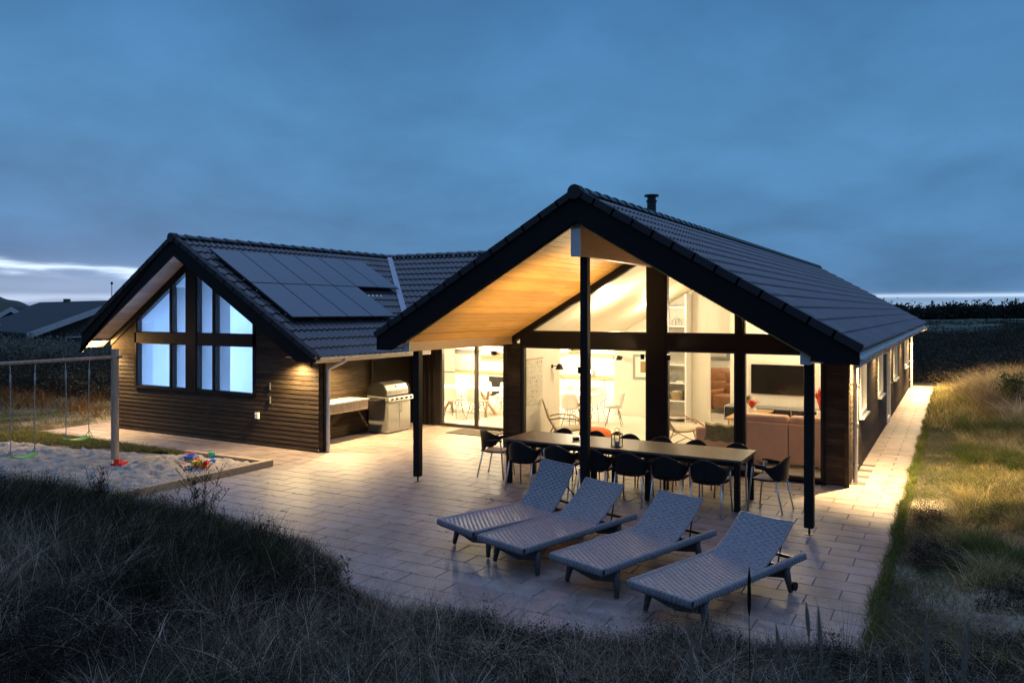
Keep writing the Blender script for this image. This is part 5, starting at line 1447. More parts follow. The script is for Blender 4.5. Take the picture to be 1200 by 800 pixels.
# ============================================================ NEIGHBOURS, MAST
def gable_house(x, y, rz, w_, l_, hw, hr, lab, zb=-.6, chim=False):
    t = thing('neighbour_house', lab, 'house', (x,y,zb), rz)
    q = MB(); q.prism([(-w_/2,0),(w_/2,0),(w_/2,hw),(0,hr-.25),(-w_/2,hw)], lambda p, v: (p[0], v, p[1]), 0, l_); q.build('wall', 'nwall', t)
    m = (hr-hw)/(w_/2)
    q = MB()
    for s in (-1,1):
        e = s*(w_/2+.6)
        q.add([(0,-.8,hr+.05),(e,-.8,hw-.6*m),(e,l_+.8,hw-.6*m),(0,l_+.8,hr+.05),(0,-.8,hr-.10),(e,-.8,hw-.6*m-.15),(e,l_+.8,hw-.6*m-.15),(0,l_+.8,hr-.10)],[(0,1,2,3),(7,6,5,4),(0,4,5,1),(1,5,6,2),(2,6,7,3),(3,7,4,0)])
    rf = q.build('roof', 'nroof', t)
    for s in (-1,1):
        e = s*(w_/2+.6); q = MB(); q.add([(0,-.86,hr+.05),(e,-.86,hw-.6*m),(e,-.86,hw-.6*m-.38),(0,-.86,hr-.33),(0,-.80,hr+.05),(e,-.80,hw-.6*m),(e,-.80,hw-.6*m-.38),(0,-.80,hr-.33)],[(0,1,2,3),(7,6,5,4),(0,4,5,1),(1,5,6,2),(2,6,7,3),(3,7,4,0)]); q.build('barge_board', 'nbarge', rf)
    for x_ in (-w_/4, w_/4):
        q = MB(); q.box((x_-.6,-.05,.9),(x_+.6,.02,2.0)); f_ = q.build('window', 'nbarge', t); q = MB(); q.box((x_-.5,-.06,1.0),(x_+.5,-.051,1.9)); q.build('pane', 'screen', f_)
    if chim: q = MB(); q.box((-.2,l_*.6,hr-.3),(.2,l_*.6+.4,hr+.25)); q.build('chimney', 'nwall', rf)
    return t
# (x,y) from pixel column and distance
def pd(px, d): xc = (px-CX)/F*d; return (-ST*d+CT*xc, CT*d+ST*xc)
x, y = pd(134, 52); gable_house(x, y, R(75), 9.4, 17, 2.5, 4.3, 'neighbouring house with long dark roof and pale bargeboard beyond the dune grass', zb=-.75, chim=True)
x, y = pd(18, 62); gable_house(x, y, R(42), 6.2, 9, 2.0, 3.9, 'small neighbouring house with pale gable edges at the far left', zb=-.75)
x, y = pd(-30, 56); gable_house(x, y, R(60), 7, 12, 2.0, 3.3, 'low dark neighbouring house cut by the left edge of the view', zb=-.8)
x, y = pd(131, 150)
t = thing('radio_mast', 'thin radio mast standing against the bright sky over the neighbouring roofs', 'mast', (x,y,-1.2))
q = MB(); q.tube([(0,0,0),(0,0,9.2)], [.12,.06], 6); q.build('pole', 'blackmet', t); q = MB(); q.cbox((0,0,9.4),(.3,.3,.5)); q.build('beacon', 'blackmet', t)

# ============================================================ VEGETATION
def blades(name, P, Hh, W, tint, seg=3, lean=.35, mat=None, curve=.6, seed=1, wind=(.0,.0), tipw=.12, ang=None):
    """P (n,3) roots; Hh heights; W widths; one ribbon per blade"""
    g = np.random.default_rng(seed); n = len(P)
    a = g.uniform(0, 2*PI, n) if ang is None else ang; ln = np.abs(g.normal(lean, lean*.6, n)); cv = g.uniform(.2, 1, n)*curve
    dx, dy = np.cos(a)+wind[0], np.sin(a)+wind[1]
    fa = g.uniform(0, 2*PI, n); sx, sy = np.cos(fa), np.sin(fa)
    V = np.zeros((n, (seg+1)*2, 3), np.float32)
    for k in range(seg+1):
        t = k/seg
        hz = Hh*(ln*t+cv*t*t)*.8; vz = Hh*(t-.45*(ln+cv)*t*t*.5*1.1)
        wk = W*.5*((1-t)**.7*(1-tipw)+tipw)
        cx_, cy_, cz_ = P[:,0]+dx*hz, P[:,1]+dy*hz, P[:,2]+vz
        V[:,2*k,0] = cx_-sx*wk; V[:,2*k,1] = cy_-sy*wk; V[:,2*k,2] = cz_
        V[:,2*k+1,0] = cx_+sx*wk; V[:,2*k+1,1] = cy_+sy*wk; V[:,2*k+1,2] = cz_
    m = (seg+1)*2; base = (np.arange(n)*m)[:,None]
    Q = np.concatenate([np.stack([base[:,0]+2*k, base[:,0]+2*k+1, base[:,0]+2*k+3, base[:,0]+2*k+2], 1)[:,None,:] for k in range(seg)], 1).reshape(-1, 4)
    o = np_mesh(name, V.reshape(-1, 3), Q, mat, {'tint': ('FACE', np.repeat(tint, seg))}, smooth=True)
    return o
def scatter(n, x0, x1, y0, y1, g, ok=None):
    x = g.uniform(x0, x1, n); y = g.uniform(y0, y1, n)
    if ok is not None: k = ok(x, y); x, y = x[k], y[k]
    return x, y
def clump(x, y, g, per, rad):
    n = len(x); X = np.repeat(x, per)+g.normal(0, rad, n*per); Y = np.repeat(y, per)+g.normal(0, rad, n*per); return X, Y
def in_view(x, y, pad=.25):
    d = -ST*x+CT*y; xc = CT*x+ST*y
    return (d > .8) & (np.abs(xc) < (.66+pad)*d+.6)
off_patio = lambda x, y: ~(inside_flat(x, y) & (y > yfront(x)))
off_all = lambda x, y: off_patio(x, y) & ~((x > -18.7) & (x < -11.1) & (y > yfront(x)) & (y < 10.35))

G_DRY = leaf_mat('dry_dune_grass', [(0,(.010,.008,.006)),(.42,(.032,.024,.018)),(.70,(.12,.088,.064)),(.88,(.32,.25,.18)),(1,(.66,.55,.42))])
G_MAR = leaf_mat('marram_grass', [(0,(.010,.015,.012)),(.4,(.028,.040,.032)),(.75,(.09,.10,.075)),(1,(.40,.35,.24))])
G_LAWN = leaf_mat('short_grass', [(0,(.025,.042,.010)),(.35,(.085,.115,.025)),(.6,(.16,.13,.045)),(.8,(.34,.26,.11)),(1,(.56,.44,.23))])
G_HEATH = leaf_mat('heather_and_moss', [(0,(.012,.010,.008)),(.5,(.035,.026,.022)),(.8,(.075,.045,.045)),(1,(.09,.075,.045))])
def stuff(o): o['kind'] = 'stuff'; return o
def noise2(x, y, f, k): return .5+.5*wav(x, y, f, k)

def leaf_clumps(name, cx_, cy_, rad, hgt, per, size, tint, mat, seed):
    g = np.random.default_rng(seed); n = len(cx_); N_ = n*per
    u = g.normal(0, 1, (N_, 3)); u /= np.linalg.norm(u, axis=1)[:,None]; rr = g.uniform(.35, 1, N_)**.5
    R_ = np.repeat(rad, per); Hh = np.repeat(hgt, per)
    bump_ = 1+.35*np.sin(u[:,0]*5+np.repeat(g.uniform(0, 6, n), per))*np.cos(u[:,1]*4)
    px = np.repeat(cx_, per)+u[:,0]*R_*rr*bump_; py = np.repeat(cy_, per)+u[:,1]*R_*rr*bump_
    gz = np.repeat(H(cx_, cy_), per); pz = gz+np.abs(u[:,2])*Hh*rr*bump_
    s = np.repeat(size, per)*g.uniform(.5, 1.3, N_) if not np.isscalar(size) else size*g.uniform(.5, 1.3, N_)
    a = g.normal(0, 1, (N_, 3)); a /= np.linalg.norm(a, axis=1)[:,None]
    b = np.cross(a, g.normal(0, 1, (N_, 3))); b /= np.linalg.norm(b, axis=1)[:,None]
    Pc = np.stack([px, py, pz], 1)
    V = np.stack([Pc-a*s[:,None], Pc+b*s[:,None]*.4, Pc+a*s[:,None], Pc-b*s[:,None]*.4], 1).reshape(-1, 3)
    Q = np.arange(N_*4).reshape(-1, 4)
    return np_mesh(name, V, Q, mat, {'tint': ('FACE', np.clip(np.repeat(tint, per)+g.normal(0, .12, N_), 0, 1))}, smooth=False)

# --- foreground dune: dry grass
g = np.random.default_rng(21)
dune_ok = lambda x, y: (y < yfront(x)+.02) & in_view(x, y) & (np.hypot(x, y) > 1.9) & (np.hypot(x,y) < 26)
def dens(x, y, g, f=1.2, k=5, lo=.15): return g.uniform(0, 1, len(x)) < np.clip(lo+1.3*(noise2(x, y, f, k)-.25), 0, 1)
x, y = scatter(42000, -15, 3.2, .5, 7.4, g, dune_ok)
stuff(blades('dry_dune_grass', np.stack([x, y, H(x, y)-.01], 1), g.uniform(.05, .16, len(x)), g.uniform(.002, .0045, len(x)), np.clip(g.normal(.30, .2, len(x))+.6*(noise2(x, y, 2.2, 22)-.5), 0, 1), 3, .6, G_DRY, 1.0, 3))
x, y = scatter(6000, -15, 3.2, .5, 7.4, g, dune_ok)
pn = noise2(x, y, 1.3, 5); k = g.uniform(0, 1, len(x)) < np.clip(.12+1.5*(pn-.22), .08, 1); x, y, pn = x[k], y[k], pn[k]
per = 46; n = len(x); ra = np.repeat(g.uniform(.02, .075, n), per)*np.sqrt(g.uniform(0, 1, n*per)); an = g.uniform(0, 2*PI, n*per)
X, Y = np.repeat(x, per)+ra*np.cos(an), np.repeat(y, per)+ra*np.sin(an)
hc = .08+.34*g.beta(1.4, 3.0, n)*(.5+pn); lean_ = g.uniform(0, 2*PI, n)
ang_ = np.where(g.uniform(0, 1, n*per) < .35, np.repeat(lean_, per)+g.normal(0, .4, n*per), an)
stuff(blades('dry_grass_tufts', np.stack([X, Y, H(X, Y)-.01], 1), np.repeat(hc, per)*g.uniform(.45, 1.25, n*per), g.uniform(.002, .0046, n*per), np.clip(np.repeat(np.where(g.uniform(0, 1, n) < .30, g.uniform(.72, .95, n), g.beta(1.8, 2.2, n)), per)+g.normal(0, .15, n*per), 0, 1), 4, .5, G_DRY, 1.2, 4, ang=ang_))
# heath carpet of tiny leaves
x, y = scatter(260000, -13, 3.2, .8, 7.2, g, dune_ok)
k = noise2(x, y, 1.1, 31) > g.uniform(.35, .85, len(x)); x, y = x[k], y[k]
stuff(blades('heather', np.stack([x, y, H(x, y)-.01], 1), g.uniform(.05, .16, len(x)), g.uniform(.004, .010, len(x)), np.clip(g.normal(.45, .28, len(x)), 0, 1), 2, .7, G_HEATH, .5, 5))
# marram tussocks with long arching blades
tx_, ty_ = scatter(520, -13, 3.0, 1.9, 6.9, g, dune_ok)
k = noise2(tx_, ty_, .8, 8) > .42; tx_, ty_ = tx_[k], ty_[k]
X, Y = clump(tx_, ty_, g, 110, .07); hh = np.repeat(g.uniform(.30, .62, len(tx_)), 110)*g.uniform(.5, 1.1, len(X))
stuff(blades('marram_grass', np.stack([X, Y, H(X, Y)-.02], 1), hh, g.uniform(.0022, .0048, len(X)), np.clip(np.repeat(g.uniform(.2, .75, len(tx_)), 110)+g.normal(0, .18, len(X)), 0, 1), 5, .30, G_MAR, .95, 7))
# fine dead stems standing above
x, y = scatter(26000, -13, 3.0, 1.9, 6.9, g, dune_ok)
k = noise2(x, y, 1.4, 18) > .45; x, y = x[k], y[k]
stuff(blades('dead_stems', np.stack([x, y, H(x, y)], 1), g.uniform(.22, .50, len(x)), g.uniform(.0016, .0030, len(x)), np.clip(g.normal(.8, .15, len(x)), 0, 1), 4, .25, G_DRY, .5, 9))
G_MOSS = leaf_mat('low_dwarf_shrub', [(0,(.006,.006,.004)),(.4,(.020,.017,.012)),(.7,(.060,.046,.034)),(.9,(.15,.11,.09)),(1,(.28,.22,.17))])
cx0, cy0 = scatter(3600, -13, 3.0, 1.7, 6.9, g, dune_ok)
nn_ = noise2(cx0, cy0, 1.5, 11); k = nn_ > .44; cx0, cy0, nn_ = cx0[k], cy0[k], nn_[k]
stuff(leaf_clumps('dwarf_shrubs', cx0, cy0, g.uniform(.07, .24, len(cx0)), g.uniform(.10, .32, len(cx0)), 330, .0095, np.clip(.15+.75*g.uniform(0, 1, len(cx0))*noise2(cx0, cy0, .9, 6), 0, 1), G_MOSS, 71))
# pale stems lying over each other
x, y = scatter(22000, -13, 3.0, 1.6, 6.9, g, dune_ok)
k = noise2(x, y, 2.1, 37) > .5; x, y = x[k], y[k]
stuff(blades('flattened_stems', np.stack([x, y, H(x, y)+.04], 1), g.uniform(.25, .6, len(x)), g.uniform(.0014, .003, len(x)), np.clip(g.normal(.78, .2, len(x)), 0, 1), 6, .9, G_DRY, 1.5, 73))

# --- dark taller scrub along the left crest
def crest_ok(x, y): return in_view(x, y) & (y < yfront(x)-.4)
x, y = scatter(2600, -12.5, -5.6, 3.9, 6.6, g, crest_ok)
k = g.uniform(0, 1, len(x)) < .65*noise2(x, y, 1.7, 4)+.1; x, y = x[k], y[k]
X, Y = clump(x, y, g, 44, .05)
stuff(blades('crest_scrub', np.stack([X, Y, H(X, Y)+g.uniform(0, .14, len(X))], 1), g.uniform(.10, .36, len(X))*np.repeat(g.uniform(.6, 1.5, len(x)), 44), g.uniform(.003, .009, len(X)), np.clip(np.repeat(g.uniform(.1, .75, len(x)), 44)+g.normal(0, .18, len(X)), 0, 1), 3, .35, leaf_mat('dark_scrub', [(0,(.008,.010,.005)),(.5,(.022,.026,.012)),(1,(.10,.085,.045))]), .5, 13))

cx0, cy0 = scatter(420, -11.5, -6.4, 4.6, 6.7, g, lambda x, y: crest_ok(x, y) & (y < yfront(x)-.35))
stuff(leaf_clumps('crest_bushes', cx0, cy0, g.uniform(.08, .2, len(cx0)), g.uniform(.18, .50, len(cx0)), 300, .012, np.clip(.1+.6*g.uniform(0, 1, len(cx0)), 0, 1), leaf_mat('crest_bush_leaf', [(0,(.008,.010,.006)),(.5,(.024,.030,.013)),(.85,(.07,.055,.03)),(1,(.16,.10,.06))]), 79))
# coarse broad-bladed tufts and sprigs that break the outline
tx_, ty_ = scatter(620, -13, 3.0, 1.8, 6.9, g, dune_ok)
X, Y = clump(tx_, ty_, g, 34, .035)
stuff(blades('coarse_tufts', np.stack([X, Y, H(X, Y)], 1), np.repeat(g.uniform(.12, .40, len(tx_)), 34)*g.uniform(.5, 1.1, len(X)), g.uniform(.0045, .0095, len(X)), np.clip(np.repeat(g.uniform(.45, .92, len(tx_)), 34)+g.normal(0, .1, len(X)), 0, 1), 5, .5, G_DRY, 1.3, 81))
x, y = scatter(900, -12, 1.5, 3.0, 6.9, g, lambda x, y: dune_ok(x, y) & (y > yfront(x)-2.2)); k = noise2(x, y, 2.4, 16) > .45; x, y = x[k], y[k]
tall = np.interp(x, [-12,-8,-6,-4,1], [.42,.46,.32,.20,.18])
stuff(leaf_clumps('sprigs', x, y, g.uniform(.02, .075, len(x)), tall*g.uniform(.4, 1.25, len(x)), 75, .0085, np.clip(g.uniform(.1, .9, len(x)), 0, 1), G_MOSS, 83))
# --- right-hand bank: green near the paving, dry behind
g = np.random.default_rng(31)
rb_ok = lambda x, y: (x > -.66) & in_view(x, y) & (y > yfront(x)-1.0)
def rroot(x, y): return np.stack([x, y, H(x, y)-.01], 1)
x, y = scatter(240000, -.68, 5.5, 6.3, 22, g, rb_ok)
sandy = .75*np.exp(-(((x-.35)/.6)**2+((y-8.6)/1.2)**2))+.9*np.exp(-(((x+.40)/.22)**2+((y-12.9)/.5)**2))
k = g.uniform(0, 1, len(x)) < np.clip((.35+.8*noise2(x, y, 1.1, 6))*(1-.85*sandy)*np.clip(1.25-y/30, .35, 1), 0, 1); x, y = x[k], y[k]
grn = np.clip(1.15-(x+.6)/1.1, 0, 1)*.8+.25*noise2(x, y, .9, 2)
h = g.uniform(.05, .16, len(x))*(.8+1.1*np.clip((x-.1)/1.6, 0, 1)); t_ = np.clip(.80-.60*grn+g.normal(0, .17, len(x))+.7*(noise2(x, y, 1.9, 13)-.5)+.3*(noise2(x, y, 5.1, 19)-.5), 0, 1); h = h*(.4+1.2*noise2(x, y, 2.3, 7))
stuff(blades('bank_grass', rroot(x, y), h, g.uniform(.003, .0065, len(x)), t_, 3, .45, G_LAWN, .8, 15))
cx0, cy0 = scatter(2600, -.45, 5.5, 5.5, 15, g, rb_ok); kk_ = noise2(cx0, cy0, 1.5, 9) > .42; cx0, cy0 = cx0[kk_], cy0[kk_]
stuff(leaf_clumps('bank_dwarf_shrubs', cx0, cy0, g.uniform(.06, .22, len(cx0)), g.uniform(.05, .22, len(cx0)), 260, .010, np.clip(.2+.6*g.uniform(0, 1, len(cx0)), 0, 1), G_MOSS, 77))
tx_, ty_ = scatter(2300, .0, 7.5, 7.0, 24, g, rb_ok)
k = noise2(tx_, ty_, .9, 27) > .40; tx_, ty_ = tx_[k], ty_[k]
X, Y = clump(tx_, ty_, g, 90, .07); hh = np.repeat(g.uniform(.12, .50, len(tx_)), 90)*g.uniform(.5, 1.1, len(X))
stuff(blades('tall_dry_grass', rroot(X, Y), hh, g.uniform(.003, .006, len(X)), np.clip(np.repeat(np.where(noise2(tx_, ty_, 1.3, 30) > .52, g.uniform(.1, .5, len(tx_)), g.uniform(.5, 1, len(tx_))), 90)+g.normal(0, .15, len(X)), 0, 1), 4, .45, G_LAWN, 1.1, 17, wind=(-.25,-.1)))
# mound with the lit grass further on
x, y = scatter(95000, -.66, 8, 21.5, 34, g, rb_ok)
dd = ((x-1.7)/2.2)**2+((y-27.0)/3.6)**2
k = g.uniform(0, 1, len(x)) < np.clip(.35+.9*np.exp(-dd), 0, 1); x, y = x[k], y[k]
stuff(blades('mound_grass', rroot(x, y), g.uniform(.10, .30, len(x))+.45*np.exp(-(((x-1.7)/2.0)**2+((y-27.0)/3.2)**2))*g.uniform(.3, 1, len(x)), g.uniform(.008, .016, len(x)), np.clip(g.normal(.62, .2, len(x)), 0, 1), 3, .35, G_LAWN, .9, 19))
tx_, ty_ = scatter(260, .1, 4.6, 22.5, 32, g); k = np.exp(-(((tx_-1.9)/2.0)**2+((ty_-27.0)/3.4)**2)) > g.uniform(.1, .9, len(tx_)); tx_, ty_ = tx_[k], ty_[k]
X, Y = clump(tx_, ty_, g, 170, .16)
stuff(blades('mound_tussocks', rroot(X, Y), np.repeat(g.uniform(.35, .9, len(tx_)), 170)*g.uniform(.5, 1.1, len(X)), g.uniform(.008, .016, len(X)), np.clip(np.repeat(g.uniform(.4, .95, len(tx_)), 170)+g.normal(0, .12, len(X)), 0, 1), 4, .4, leaf_mat('reed_tussock', [(0,(.07,.035,.02)),(.4,(.17,.10,.05)),(.75,(.36,.28,.15)),(1,(.55,.45,.28))]), .9, 20, wind=(-.3,-.2)))
# --- left side behind the swings
g = np.random.default_rng(41)
def lf_ok(x, y): return in_view(x, y) & ~((x > -19.35) & (y > 10.3) & (y < 24.5)) & ~((x > -18.7) & (y < 10.35) & (y > 6)) & (x < -11)
x, y = scatter(240000, -42, -11, 6.6, 34, g, lf_ok)
k = g.uniform(0, 1, len(x)) < np.clip(.25+.9*noise2(x, y, .5, 12), 0, 1)*np.clip(1.3-np.hypot(x+19, y-13)/26, .25, 1); x, y = x[k], y[k]
grn = np.exp(-((np.hypot(x+20.2, y-12.0)-.0)/2.6)**2)
t_ = np.clip(.78-.55*grn+g.normal(0, .16, len(x))+.25*(noise2(x, y, .6, 33)-.5), 0, 1)
stuff(blades('rough_grass', rroot(x, y), g.uniform(.06, .24, len(x)), g.uniform(.005, .011, len(x)), t_, 3, .4, G_LAWN, .8, 23))
G_RED = leaf_mat('autumn_heath', [(0,(.05,.025,.010)),(.4,(.14,.060,.022)),(.75,(.24,.12,.045)),(1,(.34,.25,.13))])
tx_, ty_ = scatter(900, -40, -19.6, 12.5, 32, g, lf_ok)
k = noise2(tx_, ty_, .5, 15) > .40; tx_, ty_ = tx_[k], ty_[k]
X, Y = clump(tx_, ty_, g, 90, .22)
stuff(blades('autumn_heath', rroot(X, Y), g.uniform(.15, .50, len(X)), g.uniform(.008, .016, len(X)), np.clip(g.normal(.5, .25, len(X)), 0, 1), 3, .4, G_RED, .8, 25))
# turf running into the back of the sandpit
x, y = scatter(60000, -19.3, -12.9, 8.8, 10.45, g, lambda x, y: (10.45-y) < (.12+np.clip((-13.2-x)*.22, 0, 1.2)+.12*np.sin(x*5)))
stuff(blades('pit_turf', np.stack([x, y, 0*x+.0], 1), g.uniform(.04, .13, len(x)), g.uniform(.004, .008, len(x)), np.clip(g.normal(.45, .2, len(x)), 0, 1), 3, .5, G_LAWN, .8, 27))
# edge fringes against the paving
x = g.uniform(-11.1, -.6, 16000); y = yfront(x)+g.normal(0, .05, len(x)); k = in_view(x, y); x, y = x[k], y[k]
stuff(blades('edge_grass', np.stack([x, y, np.maximum(H(x, y), -.01)], 1), g.uniform(.05, .20, len(x)), g.uniform(.0025, .005, len(x)), np.clip(g.normal(.5, .2, len(x)), 0, 1), 3, .5, G_DRY, .7, 29))
y = g.uniform(6.2, 33, 26000); x = -.68+np.abs(g.normal(0, .05, len(y)))-.03+.035*np.sin(y*3.1)*np.sin(y*1.3)-.05*(g.uniform(0, 1, len(y)) < .12); 
stuff(blades('path_edge_grass', np.stack([x, y, np.full(len(x), -.01)], 1), g.uniform(.04, .12, len(x)), g.uniform(.003, .007, len(x)), np.clip(g.normal(.36, .15, len(x))+.5*(noise2(x, y, 1.7, 3)-.5), 0, 1), 3, .5, G_LAWN, .7, 35))
# weeds in the joints and wind-blown litter on the slabs
jx = g.uniform(-11, -.8, 520); jy = np.round(g.uniform(5.9, 11.5, 520)/.3)*.3; k = jy > yfront(jx)-.1; jx, jy = jx[k], jy[k]; k = noise2(jx, jy, .9, 4) > .5; jx, jy = jx[k], jy[k]
X, Y = np.repeat(jx, 14)+g.normal(0, .022, len(jx)*14), np.repeat(jy, 14)+g.normal(0, .006, len(jx)*14)
stuff(blades('joint_weeds', np.stack([X, Y, np.full(len(X), -.004)], 1), g.uniform(.008, .035, len(X)), g.uniform(.002, .004, len(X)), np.clip(g.normal(.3, .2, len(X)), 0, 1), 2, .7, G_LAWN, .7, 43))
nl = 1500; lx0 = g.uniform(-11, -.7, nl); ly0 = 5.9+np.abs(g.normal(0, 1.6, nl)); k = (ly0 > yfront(lx0)-.1) & (ly0 < 13); lx0, ly0 = lx0[k], ly0[k]; nl = len(lx0)
aa = g.uniform(0, 6.28, nl); ss = g.uniform(.006, .03, nl); ww = g.uniform(.0015, .006, nl)
LV = np.stack([np.stack([lx0-np.cos(aa)*ss, ly0-np.sin(aa)*ss, np.full(nl, .005)], 1), np.stack([lx0+np.sin(aa)*ww, ly0-np.cos(aa)*ww, np.full(nl, .009)], 1), np.stack([lx0+np.cos(aa)*ss, ly0+np.sin(aa)*ss, np.full(nl, .006)], 1), np.stack([lx0-np.sin(aa)*ww, ly0+np.cos(aa)*ww, np.full(nl, .010)], 1)], 1).reshape(-1, 3)
stuff(np_mesh('grass_litter', LV, np.arange(nl*4).reshape(-1, 4), G_DRY, {'tint': ('FACE', g.uniform(.3, 1, nl))}, smooth=False))

# --- heath and scrub in the middle and far distance (clumps of leaf faces)
G_SCRUB = leaf_mat('far_scrub', [(0,(.012,.014,.010)),(.5,(.035,.036,.026)),(.8,(.11,.09,.07)),(1,(.24,.20,.15))])
g = np.random.default_rng(51)
def band_pts(n, px0, px1, d0, d1, g):
    px = g.uniform(px0, px1, n); d = d0*(d1/d0)**g.uniform(0, 1, n); xc = (px-CX)/F*d
    return -ST*d+CT*xc, CT*d+ST*xc, d
x, y, d = band_pts(2600, 1040, 1330, 26, 85, g); k = ((x > 3.5) | (y > 35.5)); x, y, d = x[k], y[k], d[k]
stuff(leaf_clumps('heath_scrub', x, y, d*.016+.3, g.uniform(.25, .8, len(x))*(1+d*.006), 240, .022+d*.0006, g.uniform(.1, .75, len(x)), G_SCRUB, 61))
x, y, d = band_pts(90, 1060, 1330, 110, 300, g)
stuff(leaf_clumps('far_heath', x, y, d*.022, g.uniform(.3, .9, len(x)), 80, d*.0012, g.uniform(.1, .6, len(x)), G_SCRUB, 62))
x, y, d = band_pts(1500, -140, 150, 25, 48, g); k = (x < -19.8); x, y, d = x[k], y[k], d[k]
stuff(leaf_clumps('left_scrub', x, y, d*.018+.2, g.uniform(.35, .8, len(x)), 170, .035+d*.0008, g.uniform(.2, .7, len(x)), G_SCRUB, 63))
# pale thin-leaved hedge behind the swings
x, y, d = band_pts(520, -140, 172, 33, 40, g)
stuff(leaf_clumps('dune_hedge', x, y, np.full(len(x), .75), g.uniform(.7, 1.5, len(x)), 420, .07, g.uniform(.5, 1.0, len(x)), leaf_mat('pale_hedge', [(0,(.02,.024,.018)),(.5,(.07,.08,.06)),(1,(.17,.17,.14))]), 64))
# far wood on the skyline
x, y, d = band_pts(620, 990, 1330, 360, 400, g)
G_FAR = leaf_mat('far_wood_foliage', [(0,(.010,.014,.012)),(1,(.030,.038,.028))])
hgt = 2.6+3.4*noise2(x, y, .03, 3)+1.5*noise2(x, y, .11, 7)+g.uniform(-.8, 3.0, len(x))**1.0*(g.uniform(0, 1, len(x)) < .35)
stuff(leaf_clumps('far_wood', x, y, g.uniform(2.0, 5.5, len(x)), hgt, 130, 1.0, g.uniform(0, 1, len(x)), G_FAR, 65))
# hill behind the neighbours
def hill():
    V = []; n = 60; rows = 9
    x0, y0 = pd(-60, 190); x1, y1 = pd(78, 190)
    for j in range(rows+1):
        for i in range(n+1):
            t = i/n; s = j/rows; px = -140+240*t
            x, y = pd(px, 170+60*s)
            prof = np.interp(px, [-140,-60,0,12,28,48,70,100], [5.0,6.5,5.6,5.0,4.2,3.0,1.2,0])
            z = -1.4+(prof+1.2*max(0, prof)**.5*.8)*math.sin(PI*min(1, s*1.1))**.8 if prof > 0 else -1.4
            V.append((x, y, z+.25*math.sin(px*.21)*math.sin(s*9)))
    q = MB(); w_ = n+1
    q.add(V, [(j*w_+i, j*w_+i+1, (j+1)*w_+i+1, (j+1)*w_+i) for j in range(rows) for i in range(n)])
    return struct(q.build('hill', mk('dune_hill_cover', (.045,.05,.032), (.02,.024,.016), .95, .12, detail=8), smooth=True))
hill()
# --- plants one can single out
def weed(px, py, z0, hgt, n, spread, lab, cat='weed', name='dry_weed', stem=.003, tint=(.2,.5), leafy=0, seed=1, tlen=.5, loc=None):
    x, y = loc if loc else at(px, py, z0)
    gz = float(H(np.array([x]), np.array([y]))[0]); r = random.Random(seed)
    t = thing(name, lab, cat, (x,y,gz))
    q = MB(); lf = MB()
    for i in range(n):
        a = r.uniform(0, 6.28); hh = hgt*r.uniform(.6, 1); sp_ = spread*r.uniform(.2, 1)
        P = [Vector((0,0,-.03))]
        for k in range(1, 7):
            f = k/6; P.append(Vector((math.cos(a)*sp_*f**1.4+r.uniform(-.01,.01), math.sin(a)*sp_*f**1.4+r.uniform(-.01,.01), hh*f)))
        q.tube(P, [stem*(1-.1*k) for k in range(7)], 5, r.uniform(*tint))
        for k in range(2, 7):
            for _ in range(3):
                b = r.uniform(0, 6.28); l = hh*.16*r.uniform(.5, 1.2)*tlen*2; e = P[k]+Vector((math.cos(b)*l*.7, math.sin(b)*l*.7, l*.8))
                q.tube([P[k], e], [stem*.55, stem*.3], 4, r.uniform(*tint))
                for _ in range(leafy):
                    f = r.uniform(.3, 1); c = P[k].lerp(e, f); s = r.uniform(.003, .009)*(1+hgt*.5); v = Vector((r.uniform(-1,1), r.uniform(-1,1), r.uniform(-1,1))).normalized(); w_ = v.orthogonal().normalized()
                    lf.add([c-v*s, c+w_*s*.6, c+v*s, c-w_*s*.6], [(0,1,2,3)], r.uniform(*tint))
    q.build('stems', G_DRY, t)
    if leafy: lf.build('leaves', G_DRY if leafy < 6 else G_LAWN, t)
    return t
weed(0,0,0,.95,20,.34,'tall branching dry weed with small seed clusters against the paving at the dune edge', leafy=6, seed=2, loc=(-7.55,6.0), tint=(.05,.35))
weed(0,0,0,.62,9,.20,'reddish dry weed on the dune crest in front of the sandpit sleeper', leafy=3, seed=3, loc=(-9.0,5.6), tint=(.1,.4))
weed(0,0,0,.55,8,.22,'dark leafy weed rising above the crest near the left slide', leafy=5, seed=4, loc=(-10.2,5.1), tint=(.05,.3))
weed(0,0,0,.60,10,.25,'dark leafy weed in the middle of the dune crest below the red toys', leafy=5, seed=8, loc=(-8.3,5.2), tint=(.05,.3))
weed(0,0,0,.5,3,.05,'thin dry stem with few seed heads at the middle of the patio edge', leafy=4, seed=5, loc=(-5.35,6.0), tint=(.1,.3))
# green shrub in the lamp light at the far end of the path
sx0, sy0 = 1.25, 24.6
t = thing('green_shrub', 'small bright green shrub in the lamp light at the far end of the path', 'shrub', (sx0,sy0,float(H(np.array([sx0]),np.array([sy0]))[0])))
r = random.Random(4); q = MB(); lf = MB()
for i in range(22):
    a = r.uniform(0,6.28); sp_ = r.uniform(.05,.45); hh = r.uniform(.5,1.0); P = [Vector((math.cos(a)*sp_*f, math.sin(a)*sp_*f, hh*f)) for f in (0,.33,.66,1)]
    q.tube(P, [.01,.008,.006,.003], 5)
    for _ in range(55):
        f = r.uniform(.25,1); c = P[0].lerp(P[3], f)+Vector((r.gauss(0,.07), r.gauss(0,.07), r.gauss(0,.05))); s = r.uniform(.02,.045); v = Vector((r.uniform(-1,1), r.uniform(-1,1), r.uniform(-.5,1))).normalized(); w_ = v.orthogonal().normalized()
        lf.add([c-v*s, c+w_*s*.6, c+v*s, c-w_*s*.6], [(0,1,2,3)], r.uniform(.0,.5))
